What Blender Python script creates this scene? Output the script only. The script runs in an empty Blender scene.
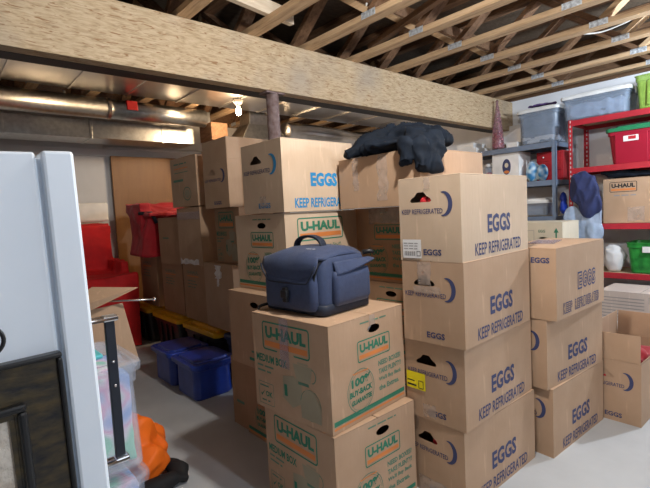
import bpy, bmesh, math, random
from mathutils import Vector, Matrix, noise
from mathutils.geometry import delaunay_2d_cdt
random.seed(7)
SC = bpy.context.scene
COL = SC.collection
PI = math.pi

# ------------------------------------------------------------------ materials
MATS = {}
def new_mat(name):
    m = bpy.data.materials.new(name); m.use_nodes = True
    nt = m.node_tree; b = nt.nodes['Principled BSDF']
    MATS[name] = m
    return m, nt, b
def mat(name, col, rough=.6, metal=0, n_scale=6, n_amt=.12, bump=.0, b_scale=80, stretch=(1,1,1),
        trans=0, alpha=1, ior=1.45, sheen=0, coat=0, spec=.5, col2=None, detail=4, emit=None):
    m, nt, b = new_mat(name)
    N, K = nt.nodes, nt.links
    b.inputs['Roughness'].default_value = rough
    b.inputs['Metallic'].default_value = metal
    b.inputs['Transmission Weight'].default_value = trans
    b.inputs['IOR'].default_value = ior
    b.inputs['Alpha'].default_value = alpha
    b.inputs['Sheen Weight'].default_value = sheen
    b.inputs['Coat Weight'].default_value = coat
    b.inputs['Specular IOR Level'].default_value = spec
    tc = N.new('ShaderNodeTexCoord'); mp = N.new('ShaderNodeMapping')
    mp.inputs['Scale'].default_value = stretch
    K.new(tc.outputs['Object'], mp.inputs['Vector'])
    tx = N.new('ShaderNodeTexNoise'); tx.inputs['Scale'].default_value = n_scale
    tx.inputs['Detail'].default_value = detail
    K.new(mp.outputs['Vector'], tx.inputs['Vector'])
    r = N.new('ShaderNodeValToRGB')
    c = col
    lo = tuple(max(0, x*(1-n_amt)) for x in c); hi = tuple(min(1, x*(1+n_amt)) for x in c)
    if col2: lo, hi = c, col2
    r.color_ramp.elements[0].position = .3; r.color_ramp.elements[1].position = .7
    r.color_ramp.elements[0].color = (*lo, 1); r.color_ramp.elements[1].color = (*hi, 1)
    K.new(tx.outputs['Fac'], r.inputs['Fac']); K.new(r.outputs['Color'], b.inputs['Base Color'])
    if bump:
        t2 = N.new('ShaderNodeTexNoise'); t2.inputs['Scale'].default_value = b_scale
        t2.inputs['Detail'].default_value = 3
        K.new(mp.outputs['Vector'], t2.inputs['Vector'])
        bp = N.new('ShaderNodeBump'); bp.inputs['Strength'].default_value = bump
        bp.inputs['Distance'].default_value = .01
        K.new(t2.outputs['Fac'], bp.inputs['Height']); K.new(bp.outputs['Normal'], b.inputs['Normal'])
    if emit:
        b.inputs['Emission Color'].default_value = (*emit[0], 1); b.inputs['Emission Strength'].default_value = emit[1]
    return m
def ramp_of(nt, fac, stops):
    r = nt.nodes.new('ShaderNodeValToRGB'); e = r.color_ramp.elements
    e[0].position, e[0].color = stops[0][0], (*stops[0][1], 1)
    e[1].position, e[1].color = stops[-1][0], (*stops[-1][1], 1)
    for p, c in stops[1:-1]:
        x = e.new(p); x.color = (*c, 1)
    nt.links.new(fac, r.inputs['Fac']); return r.outputs['Color']

def wood_mat(name, stops, stretch, scale=6, flecks=None, rough=.75, bump=.25):
    m, nt, b = new_mat(name); N, K = nt.nodes, nt.links
    b.inputs['Roughness'].default_value = rough
    tc = N.new('ShaderNodeTexCoord'); mp = N.new('ShaderNodeMapping'); mp.inputs['Scale'].default_value = stretch
    K.new(tc.outputs['Object'], mp.inputs['Vector'])
    t = N.new('ShaderNodeTexNoise'); t.inputs['Scale'].default_value = scale; t.inputs['Detail'].default_value = 6
    t.inputs['Roughness'].default_value = .65; t.inputs['Distortion'].default_value = .6
    K.new(mp.outputs['Vector'], t.inputs['Vector'])
    c = ramp_of(nt, t.outputs['Fac'], stops)
    if flecks:
        v = N.new('ShaderNodeTexNoise'); v.inputs['Scale'].default_value = flecks[0]; v.inputs['Detail'].default_value = 2
        v.inputs['Distortion'].default_value = 1.5
        K.new(mp.outputs['Vector'], v.inputs['Vector'])
        f = ramp_of(nt, v.outputs['Fac'], [(flecks[1], (0,0,0)), (flecks[1]+.06, (1,1,1))])
        mx = N.new('ShaderNodeMix'); mx.data_type = 'RGBA'
        K.new(f, mx.inputs[0]); K.new(c, mx.inputs[6]); mx.inputs[7].default_value = (*flecks[2], 1)
        c = mx.outputs[2]
        # grey weather stains, large and soft
        g = N.new('ShaderNodeTexNoise'); g.inputs['Scale'].default_value = 2.2; g.inputs['Detail'].default_value = 3
        K.new(tc.outputs['Object'], g.inputs['Vector'])
        f2 = ramp_of(nt, g.outputs['Fac'], [(.5, (0,0,0)), (.75, (.55,.55,.55))])
        m2 = N.new('ShaderNodeMix'); m2.data_type = 'RGBA'
        K.new(f2, m2.inputs[0]); K.new(c, m2.inputs[6]); m2.inputs[7].default_value = (.33,.29,.25,1); c = m2.outputs[2]
    K.new(c, b.inputs['Base Color'])
    bp = N.new('ShaderNodeBump'); bp.inputs['Strength'].default_value = bump; bp.inputs['Distance'].default_value = .01
    K.new(t.outputs['Fac'], bp.inputs['Height']); K.new(bp.outputs['Normal'], b.inputs['Normal'])
    return m

def cardboard_mat(name, a, b_):
    m, nt, b = new_mat(name); N, K = nt.nodes, nt.links
    b.inputs['Roughness'].default_value = .8; b.inputs['Specular IOR Level'].default_value = .3
    tc = N.new('ShaderNodeTexCoord')
    t = N.new('ShaderNodeTexNoise'); t.inputs['Scale'].default_value = 5; t.inputs['Detail'].default_value = 5
    K.new(tc.outputs['Object'], t.inputs['Vector'])
    c = ramp_of(nt, t.outputs['Fac'], [(.3, a), (.7, b_)])
    # scuffs: thin pale scratches
    mp = N.new('ShaderNodeMapping'); mp.inputs['Scale'].default_value = (14, 14, 2); mp.inputs['Rotation'].default_value = (.3,.2,.4)
    K.new(tc.outputs['Object'], mp.inputs['Vector'])
    s = N.new('ShaderNodeTexNoise'); s.inputs['Scale'].default_value = 3; s.inputs['Detail'].default_value = 6
    K.new(mp.outputs['Vector'], s.inputs['Vector'])
    f = ramp_of(nt, s.outputs['Fac'], [(.62, (0,0,0)), (.72, (.35,.35,.35))])
    mx = N.new('ShaderNodeMix'); mx.data_type = 'RGBA'
    K.new(f, mx.inputs[0]); K.new(c, mx.inputs[6]); mx.inputs[7].default_value = (*[min(1, x*1.35) for x in b_], 1)
    K.new(mx.outputs[2], b.inputs['Base Color'])
    # corrugation: fine vertical flutes
    w = N.new('ShaderNodeTexNoise'); w.inputs['Scale'].default_value = 9; w.inputs['Detail'].default_value = 4
    m3 = N.new('ShaderNodeMapping'); m3.inputs['Scale'].default_value = (6, 6, .8)
    K.new(tc.outputs['Object'], m3.inputs['Vector']); K.new(m3.outputs['Vector'], w.inputs['Vector'])
    bp = N.new('ShaderNodeBump'); bp.inputs['Strength'].default_value = .35; bp.inputs['Distance'].default_value = .004
    K.new(w.outputs['Fac'], bp.inputs['Height']); K.new(bp.outputs['Normal'], b.inputs['Normal'])
    return m
cardboard_mat('card', (.42,.275,.175), (.49,.33,.22))
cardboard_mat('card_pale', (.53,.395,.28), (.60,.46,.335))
cardboard_mat('card_dark', (.36,.215,.125), (.42,.26,.16))  # darker copy of card, shade on the back and gap boxes put into it
cardboard_mat('card_cream', (.62,.56,.44), (.68,.61,.48))
cardboard_mat('card_grey', (.47,.40,.37), (.53,.46,.42))
mat('ink_green', (.03,.19,.115), .7); mat('ink_green_soft', (.11,.22,.15), .75); mat('ink_green_pale', (.33,.29,.20), .75)
mat('ink_orange', (.66,.22,.06), .7); mat('ink_navy', (.045,.055,.14), .7); mat('ink_cyan', (.02,.23,.50), .7)
mat('ink_violet', (.11,.06,.22), .7); mat('ink_black', (.02,.02,.02), .7); mat('ink_grey', (.28,.27,.27), .7)
mat('paper', (.78,.78,.78), .6); mat('paper_yellow', (.85,.72,.01), .6); mat('red_print', (.5,.02,.03), .6)
mat('tape_clear', (.62,.50,.42), .18, n_scale=30, n_amt=.2, bump=.5, b_scale=25, alpha=.45, coat=.6)
mat('tape_violet', (.42,.36,.44), .25, n_scale=40, n_amt=.4, bump=.3, alpha=.38)
mat('tape_white', (.72,.70,.68), .4, n_scale=25, n_amt=.25)
wood_mat('beam_wood', [(.25,(.25,.17,.09)),(.42,(.44,.32,.19)),(.55,(.54,.41,.26)),(.75,(.62,.49,.33))], (2.4,15,15), 5.5, (5,.60,(.30,.17,.08)))
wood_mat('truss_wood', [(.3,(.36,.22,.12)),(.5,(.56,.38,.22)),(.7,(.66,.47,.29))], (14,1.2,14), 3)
wood_mat('truss_wood_dark', [(.3,(.10,.05,.026)),(.5,(.19,.10,.05)),(.7,(.26,.145,.08))], (14,1.4,14), 3)  # darker copy of truss_wood, shade up among the trusses put into the colour
wood_mat('pale_wood', [(.3,(.62,.50,.36)),(.7,(.76,.66,.52))], (1.4,14,14), 4)
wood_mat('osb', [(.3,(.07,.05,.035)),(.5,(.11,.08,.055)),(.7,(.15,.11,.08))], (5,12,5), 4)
wood_mat('panel_wood', [(.3,(.22,.095,.018)),(.7,(.27,.12,.025))], (4,4,.7), 3, bump=.05, rough=.5)
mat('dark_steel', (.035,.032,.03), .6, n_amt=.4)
mat('galv', (.55,.55,.53), .32, 1, n_scale=25, n_amt=.15, bump=.15, b_scale=6)
mat('foil', (.72,.70,.68), .30, 1, n_scale=3, n_amt=.12, bump=.4, b_scale=2.5)
mat('plate', (.62,.67,.74), .5, .6, n_scale=60, n_amt=.4)
mat('post_rust', (.13,.075,.065), .75, n_scale=25, n_amt=.6, col2=(.26,.20,.20), bump=.3)
mat('concrete', (.40,.41,.42), .55, n_scale=2.5, col2=(.50,.51,.52), bump=.06, b_scale=40, detail=8)
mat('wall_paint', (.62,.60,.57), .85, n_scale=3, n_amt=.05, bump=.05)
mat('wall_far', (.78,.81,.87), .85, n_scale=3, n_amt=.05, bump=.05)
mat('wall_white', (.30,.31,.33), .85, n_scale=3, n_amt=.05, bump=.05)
mat('white_enamel', (.80,.86,.93), .35, n_scale=2, n_amt=.02)
mat('bronze', (.020,.022,.026), .36, .4, n_scale=30, col2=(.10,.072,.034), bump=.25, b_scale=30, detail=8, stretch=(1,1,2.5))
mat('black_moulding', (.012,.012,.013), .3, n_amt=.3)
mat('stone', (.56,.47,.38), .8, n_scale=40, col2=(.84,.76,.66), bump=1.0, b_scale=60)
mat('chrome', (.75,.76,.78), .15, 1, n_amt=.03)
mat('black_metal', (.010,.014,.024), .4, n_amt=.2)
mat('red_cloth', (.58,.010,.012), .75, n_scale=8, n_amt=.15, bump=.15, b_scale=60)
mat('crimson_cloth', (.34,.006,.014), .7, n_scale=8, n_amt=.2, sheen=.1, bump=.15)
mat('orange_cloth', (.95,.17,.01), .6, n_scale=8, n_amt=.1, bump=.1)
mat('black_cloth', (.012,.012,.014), .8, n_amt=.3)
mat('jacket', (.004,.008,.016), .8, n_scale=20, n_amt=.3, spec=.25)
mat('navy_cloth', (.016,.026,.10), .7, n_scale=12, n_amt=.25, sheen=.1)
mat('sky_cloth', (.30,.38,.52), .8, n_scale=12, n_amt=.2)
mat('royal_cloth', (.01,.04,.35), .5, n_amt=.2)
mat('bag_blue', (.030,.048,.112), .68, n_scale=60, n_amt=.12, bump=.15, b_scale=300, sheen=.12)
mat('bag_dark', (.013,.020,.040), .6, n_amt=.2, bump=.1)
mat('bag_black', (.008,.009,.012), .4)
mat('plastic_black', (.018,.018,.02), .35, n_amt=.1)
mat('plastic_yellow', (.78,.42,.01), .4, n_amt=.1)
mat('plastic_blue', (.015,.045,.31), .3, n_scale=9, n_amt=.25, coat=.2)
mat('plastic_navy', (.02,.04,.11), .4)
mat('plastic_red', (.34,.008,.03), .35, n_amt=.05)
mat('plastic_green', (.02,.20,.09), .4)
mat('plastic_white', (.75,.77,.78), .4)
mat('plastic_lime', (.26,.42,.08), .25, n_amt=.15, alpha=.75, n_scale=20)
mat('plastic_forest', (.005,.12,.02), .3, n_scale=14, col2=(.03,.30,.05))
mat('clear_plastic', (.40,.50,.66), .12, alpha=.30, n_amt=.1)
mat('dark_fill', (.06,.08,.12), .6, n_scale=10, n_amt=.5)
mat('milky_plastic', (.70,.78,.92), .3, alpha=.22, n_amt=.08)
def pastel(name):
    m, nt, b = new_mat(name); N, K = nt.nodes, nt.links
    tc = N.new('ShaderNodeTexCoord'); t = N.new('ShaderNodeTexNoise'); t.inputs['Scale'].default_value = 9; t.inputs['Detail'].default_value = 1
    K.new(tc.outputs['Object'], t.inputs['Vector'])
    c = ramp_of(nt, t.outputs['Fac'], [(.36,(.25,.42,.85)),(.45,(.62,.62,.9)),(.5,(.85,.45,.68)),(.56,(.8,.75,.85)),(.63,(.25,.72,.50))])
    K.new(c, b.inputs['Base Color']); b.inputs['Roughness'].default_value = .7
pastel('pastel_fill')
mat('pink_fill', (.72,.42,.52), .7, n_scale=9, col2=(.50,.50,.72), detail=2)
mat('cyan_plastic', (.10,.52,.58), .4)
mat('shelf_blue', (.15,.20,.29), .5, n_amt=.1)
mat('shelf_red', (.42,.02,.035), .45, n_amt=.1)
mat('shelf_board', (.50,.38,.24), .8)
mat('cloth_white', (.62,.62,.63), .8, n_amt=.1)
mat('glass_red', (.35,.03,.03), .15, alpha=.75, n_scale=30, n_amt=.6)
mat('cellophane', (.30,.15,.19), .15, alpha=.6, n_scale=40, n_amt=.4, bump=.6)
mat('snowflake', (.03,.22,.52), .6, n_scale=22, col2=(.55,.72,.85), detail=0)
mat('bulb_glass', (1,.9,.7), .4, emit=((1,.80,.50), 60))
mat('bulb_glass_cool', (1,1,1), .4, emit=((.95,.97,1), 30))
mat('cushion_fabric', (.82,.77,.68), .8)
mat('porcelain', (.7,.68,.62), .4)
mat('wire_white', (.65,.65,.63), .5)
mat('red_tag', (.55,.02,.02), .5)

# ------------------------------------------------------------------ objects
def link(name, me, m=None, parent=None):
    o = bpy.data.objects.new(name, me); COL.objects.link(o)
    if m is not None:
        for x in (m if isinstance(m, (list, tuple)) else [m]): me.materials.append(MATS[x])
    if parent: o.parent = parent
    return o
def obj(name, bm, m, parent=None, smooth=False, bevel=0, seg=2):
    me = bpy.data.meshes.new(name)
    bmesh.ops.recalc_face_normals(bm, faces=bm.faces)
    bm.to_mesh(me); bm.free()
    if smooth:
        for p in me.polygons: p.use_smooth = True
    o = link(name, me, m, parent)
    if bevel:
        b = o.modifiers.new('bevel', 'BEVEL'); b.width = bevel; b.segments = seg; b.limit_method = 'ANGLE'; b.angle_limit = .7
    return o
def tag(o, label, cat, group=None):
    o['label'] = label; o['category'] = cat
    if group: o['group'] = group
    return o
def thing(name, label, cat, loc=(0,0,0), rz=0, group=None, rot=None):
    o = bpy.data.objects.new(name, None); COL.objects.link(o)
    o.location = loc; o.rotation_euler = rot if rot else (0,0,rz); o.empty_display_size = .1
    return tag(o, label, cat, group)
def struct(o):
    o['kind'] = 'structure'; return o
def box(bm, x0, y0, z0, x1, y1, z1, M=None, mi=0):
    vs = [bm.verts.new(Vector(p)) for p in ((x0,y0,z0),(x1,y0,z0),(x1,y1,z0),(x0,y1,z0),(x0,y0,z1),(x1,y0,z1),(x1,y1,z1),(x0,y1,z1))]
    if M: 
        for v in vs: v.co = M @ v.co
    for f in ((3,2,1,0),(4,5,6,7),(0,1,5,4),(1,2,6,5),(2,3,7,6),(3,0,4,7)):
        bm.faces.new([vs[i] for i in f]).material_index = mi
    return vs
def boxobj(name, d, m, parent=None, bevel=.003):
    bm = bmesh.new(); box(bm, *d); return obj(name, bm, m, parent, bevel=bevel)
def tube(bm, pts, r, n=10, cap=True, mi=0):
    pts = [Vector(p) for p in pts]; rings = []
    rs = r if isinstance(r, (list, tuple)) else [r]*len(pts)
    for i, p in enumerate(pts):
        d = (pts[min(i+1, len(pts)-1)] - pts[max(i-1, 0)]).normalized()
        a = d.cross(Vector((0,0,1)));  a = a if a.length > .05 else d.cross(Vector((0,1,0))); a.normalize(); b = d.cross(a)
        rings.append([bm.verts.new(p + (a*math.cos(2*PI*k/n) + b*math.sin(2*PI*k/n))*rs[i]) for k in range(n)])
    for A, B in zip(rings, rings[1:]):
        for k in range(n):
            bm.faces.new((A[k], A[(k+1)%n], B[(k+1)%n], B[k])).material_index = mi
    if cap:
        bm.faces.new(rings[0][::-1]); bm.faces.new(rings[-1])
def lathe(bm, prof, n=24, c=(0,0,0)):
    rings = []
    for r, z in prof:
        rings.append([bm.verts.new((c[0]+r*math.cos(2*PI*k/n), c[1]+r*math.sin(2*PI*k/n), c[2]+z)) for k in range(n)])
    for A, B in zip(rings, rings[1:]):
        for k in range(n): bm.faces.new((A[k], A[(k+1)%n], B[(k+1)%n], B[k]))
    bm.faces.new(rings[0][::-1]); bm.faces.new(rings[-1])
def rrect(hx, hy, r, seg=5):
    r = min(r, hx*.98, hy*.98); out = []
    for cx, cy, a0 in ((hx-r,hy-r,0),(-hx+r,hy-r,PI/2),(-hx+r,-hy+r,PI),(hx-r,-hy+r,1.5*PI)):
        for k in range(seg+1):
            a = a0 + PI/2*k/seg; out.append((cx+r*math.cos(a), cy+r*math.sin(a)))
    return out
def loft(bm, levels, seg=5, cap0=True, cap1=True):
    """levels: (z, hx, hy, r)"""
    rings = []
    for lv in levels:
        z, hx, hy, r = lv[:4]; ox, oy = lv[4:6] if len(lv) > 4 else (0, 0)
        rings.append([bm.verts.new((x+ox, y+oy, z)) for x, y in rrect(hx, hy, r, seg)])
    n = len(rings[0])
    for A, B in zip(rings, rings[1:]):
        for k in range(n): bm.faces.new((A[k], A[(k+1)%n], B[(k+1)%n], B[k]))
    if cap0: bm.faces.new(rings[0][::-1])
    if cap1: bm.faces.new(rings[-1])

# ------------------------------------------------------------------ lettering
_txt = {}
def text_mesh(s, bold=.012):
    k = (s, bold)
    if k in _txt: return _txt[k]
    cu = bpy.data.curves.new('t', 'FONT'); cu.body = s; cu.resolution_u = 2; cu.offset = bold; cu.size = 1
    cu.fill_mode = 'BOTH'
    o = bpy.data.objects.new('t', cu); COL.objects.link(o)
    dg = bpy.context.evaluated_depsgraph_get(); dg.update()
    me = bpy.data.meshes.new_from_object(o.evaluated_get(dg))
    vs = [v.co.copy() for v in me.vertices]; fs = [tuple(p.vertices) for p in me.polygons]
    bpy.data.objects.remove(o); bpy.data.curves.remove(cu); bpy.data.meshes.remove(me)
    x0 = min(v.x for v in vs); x1 = max(v.x for v in vs); y0 = min(v.y for v in vs); y1 = max(v.y for v in vs)
    vs = [((v.x-x0)/(x1-x0), (v.y-y0)/(y1-y0)) for v in vs]
    _txt[k] = (vs, fs, (x1-x0)/(y1-y0)); return _txt[k]
class Print:
    """a list of flat shapes in face units (metres): (verts, faces, material, layer)"""
    def __init__(s): s.items = []
    def text(s, t, u, v, w, h, m, bold=.012, slant=0, layer=1):
        vs, fs, asp = text_mesh(t, bold)
        s.items.append(([(u+x*w, v+y*h+slant*x*w) for x, y in vs], fs, m, layer)); return s
    def rect(s, u0, v0, u1, v1, m, layer=1, n=6):
        vs = []; fs = []
        for i in range(n+1): vs += [(u0+(u1-u0)*i/n, v0), (u0+(u1-u0)*i/n, v1)]
        for i in range(n): fs.append((2*i, 2*i+2, 2*i+3, 2*i+1))
        s.items.append((vs, fs, m, layer)); return s
    def fine(s, u, v, w, h, m, layer=1):
        # print too small to read: a line of word-length dashes
        r = random.Random(int(u*9e3+v*7e3)); x = u
        while x < u+w-h:
            k = min(r.uniform(2.2, 5)*h, u+w-x); s.rect(x, v+h*.2, x+k, v+h*.75, m, layer, n=1); x += k+h*.7
        return s
    def poly(s, pts, m, layer=1): s.items.append((list(pts), [tuple(range(len(pts)))], m, layer)); return s
    def loop(s, outer, inner, m, layer=1):
        n = len(outer); s.items.append((outer+inner, [(i, (i+1)%n, n+(i+1)%n, n+i) for i in range(n)], m, layer)); return s
    def frame(s, u0, v0, u1, v1, t, r, m):
        cx, cy = (u0+u1)/2, (v0+v1)/2
        o = [(x+cx, y+cy) for x, y in rrect((u1-u0)/2, (v1-v0)/2, r)]
        i = [(x+cx, y+cy) for x, y in rrect((u1-u0)/2-t, (v1-v0)/2-t, max(r-t, .001))]
        return s.loop(o, i, m)
    def ring(s, cu, cv, ru, rv, t, m, a0=0, a1=2*PI, n=28):
        o = [(cu+ru*math.cos(a0+(a1-a0)*k/n), cv+rv*math.sin(a0+(a1-a0)*k/n)) for k in range(n+1)]
        i = [(cu+(ru-t)*math.cos(a0+(a1-a0)*k/n), cv+(rv-t)*math.sin(a0+(a1-a0)*k/n)) for k in range(n+1)]
        s.items.append((o+i, [(k, k+1, n+2+k, n+1+k) for k in range(n)], m, 1)); return s
    def disc(s, cu, cv, ru, rv, m, layer=1, n=20):
        return s.poly([(cu+ru*math.cos(2*PI*k/n), cv+rv*math.sin(2*PI*k/n)) for k in range(n)], m, layer)
    def moon(s, cu, cv, rw, rh, m):
        n = 20; A = 1.95; o = []; i = []
        for k in range(n+1):
            a = A-2*A*k/n; o.append((cu+rw*math.cos(a), cv+rh*math.sin(a)))
        x0, y0 = rw*math.cos(A), rh*math.sin(A)
        for k in range(n+1):
            q = -1+2*k/n; i.append((cu+x0+(rw*.50-x0)*math.sqrt(max(0, 1-q*q)), cv-y0*q))
        s.items.append((o+i, [(k, k+1, n+2+k, n+1+k) for k in range(n)], m, 1)); return s

def uhaul_logo(P, u0, v0, u1, v1, m='ink_green', lines=True):
    w, h = u1-u0, v1-v0
    P.frame(u0, v0, u1, v1, h*.055, h*.13, m)
    P.text('U-HAUL', u0+w*.07, v0+h*.42, w*.86, h*.42, m, bold=.055)
    P.rect(u0+w*.05, v0+h*.14, u1-w*.05, v0+h*.33, 'ink_orange')
def face_big(L, H, full=True):
    """U-HAUL printed side with the large logo, size text and appliance drawing"""
    P = Print(); X = lambda f: f*L; Y = lambda f: f*H
    uhaul_logo(P, X(.15), Y(.64), X(.78), Y(.94))
    if not full:
        P.text('Bring Your Stuff.', X(.30), Y(.53), X(.45), Y(.055), 'ink_green_soft')
        return P
    P.text('MEDIUM BOX', X(.04), Y(.50), X(.44), Y(.085), 'ink_green', bold=.03)
    P.fine(X(.05), Y(.44), X(.28), Y(.035), 'ink_green_soft')
    P.fine(X(.05), Y(.385), X(.20), Y(.035), 'ink_green_soft')
    P.frame(X(.05), Y(.04), X(.27), Y(.28), .0025, .004, 'ink_green_soft')
    P.fine(X(.07), Y(.225), X(.15), Y(.03), 'ink_green_soft')
    P.text('OK', X(.15), Y(.13), X(.10), Y(.06), 'ink_green', bold=.03)
    P.poly([(X(.07),Y(.16)),(X(.09),Y(.12)),(X(.145),Y(.2)),(X(.09),Y(.145))], 'ink_green')
    P.fine(X(.09), Y(.07), X(.12), Y(.03), 'ink_green_soft')
    # toaster
    P.poly([(X(.40),Y(.20)),(X(.53),Y(.12)),(X(.53),Y(.36)),(X(.42),Y(.42))], 'ink_green_pale')
    P.poly([(X(.53),Y(.12)),(X(.66),Y(.20)),(X(.66),Y(.40)),(X(.53),Y(.36))], 'ink_green_pale')
    P.poly([(X(.42),Y(.42)),(X(.53),Y(.36)),(X(.66),Y(.40)),(X(.56),Y(.45))], 'ink_green_pale')
    P.rect(X(.43),Y(.22),X(.47),Y(.34),'ink_green',2); P.rect(X(.49),Y(.19),X(.515),Y(.33),'ink_green_pale',2)
    # blender jug
    P.poly([(X(.60),Y(.42)),(X(.77),Y(.42)),(X(.80),Y(.58)),(X(.56),Y(.58))], 'ink_green_pale')
    P.rect(X(.62),Y(.585),X(.75),Y(.605),'ink_green_pale')
    P.ring(X(.79),Y(.50),X(.05),Y(.07),.004,'ink_green_soft',-PI/2,PI/2)
    P.rect(X(.62),Y(.385),X(.75),Y(.415),'ink_green_soft')
    # kettle
    P.poly([(X(.64),Y(.06)),(X(.88),Y(.06)),(X(.885),Y(.22)),(X(.80),Y(.36)),(X(.71),Y(.36)),(X(.635),Y(.22))], 'ink_green_pale', 2)
    P.ring(X(.76),Y(.21),X(.125),Y(.155),.003,'ink_green_soft')
    return P
def face_hole(L, H):
    """U-HAUL printed side with the hand hole, small logo, buy-back stamp and stripes"""
    P = Print(); X = lambda f: f*L; Y = lambda f: f*H
    P.fine(X(.38), Y(.93), X(.36), Y(.028), 'ink_green_soft')
    uhaul_logo(P, X(.33), Y(.57), X(.78), Y(.78))
    P.ring(X(.36), Y(.30), X(.175), Y(.215), .003, 'ink_green_soft')
    P.ring(X(.36), Y(.30), X(.155), Y(.19), .0015, 'ink_green_soft')
    P.text('100%', X(.24), Y(.35), X(.25), Y(.085), 'ink_green', bold=.05, slant=.05)
    P.text('BUY-BACK', X(.215), Y(.26), X(.29), Y(.06), 'ink_green', bold=.05, slant=.05)
    P.text('GUARANTEE', X(.235), Y(.18), X(.26), Y(.05), 'ink_green', bold=.05, slant=.05)
    P.rect(X(.26), Y(.475), X(.46), Y(.49), 'ink_orange')
    for i, s in enumerate(('NEED BOXES?', 'TAKE PLENTY!', "We'll Buy Back", 'the Extras.')):
        P.text(s, X(.60), Y(.46-.085*i), X(.34-.04*(i==3)), Y(.055), 'ink_green_soft', bold=.04)
    P.rect(X(.02), Y(.07), X(.98), Y(.115), 'ink_green'); P.rect(X(.02), Y(.035), X(.98), Y(.055), 'ink_orange')
    return P
def face_eggs(L, H, ink='ink_navy', big=1.0):
    P = Print(); X = lambda f: f*L; Y = lambda f: f*H
    P.text('EGGS', X(.34), Y(.30), X(.35)*big, Y(.23)*big, ink, bold=.035)
    P.text('KEEP REFRIGERATED', X(.165), Y(.045), X(.70), Y(.15), ink, bold=.015)
    return P
def face_egg_end(L, H, ink='ink_navy', small=False):
    P = Print(); X = lambda f: f*L; Y = lambda f: f*H
    P.moon(X(.75), Y(.68), X(.13), Y(.145), ink)
    P.text('KEEP REFRIGERATED', X(.05), Y(.57), X(.68), Y(.06), ink if small else 'ink_navy', bold=.01)
    P.text('EGGS', X(.40), Y(.07), X(.29), Y(.075), ink, bold=.03)
    return P
def outlined(P, s, u, v, w, h, m):
    n = len(s); cw = w/n
    for i, c in enumerate(s):
        if c == ' ': continue
        P.text(c, u+i*cw, v, cw*.92, h, m, bold=.07); P.text(c, u+i*cw+cw*.13, v+h*.10, cw*.66, h*.80, 'card', bold=.0, layer=2)
def small_print(P, u, v, w, h, n, m):
    for i in range(n): P.fine(u, v-h*1.9*i, w*random.uniform(.7, 1), h, m)
    return P

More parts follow.
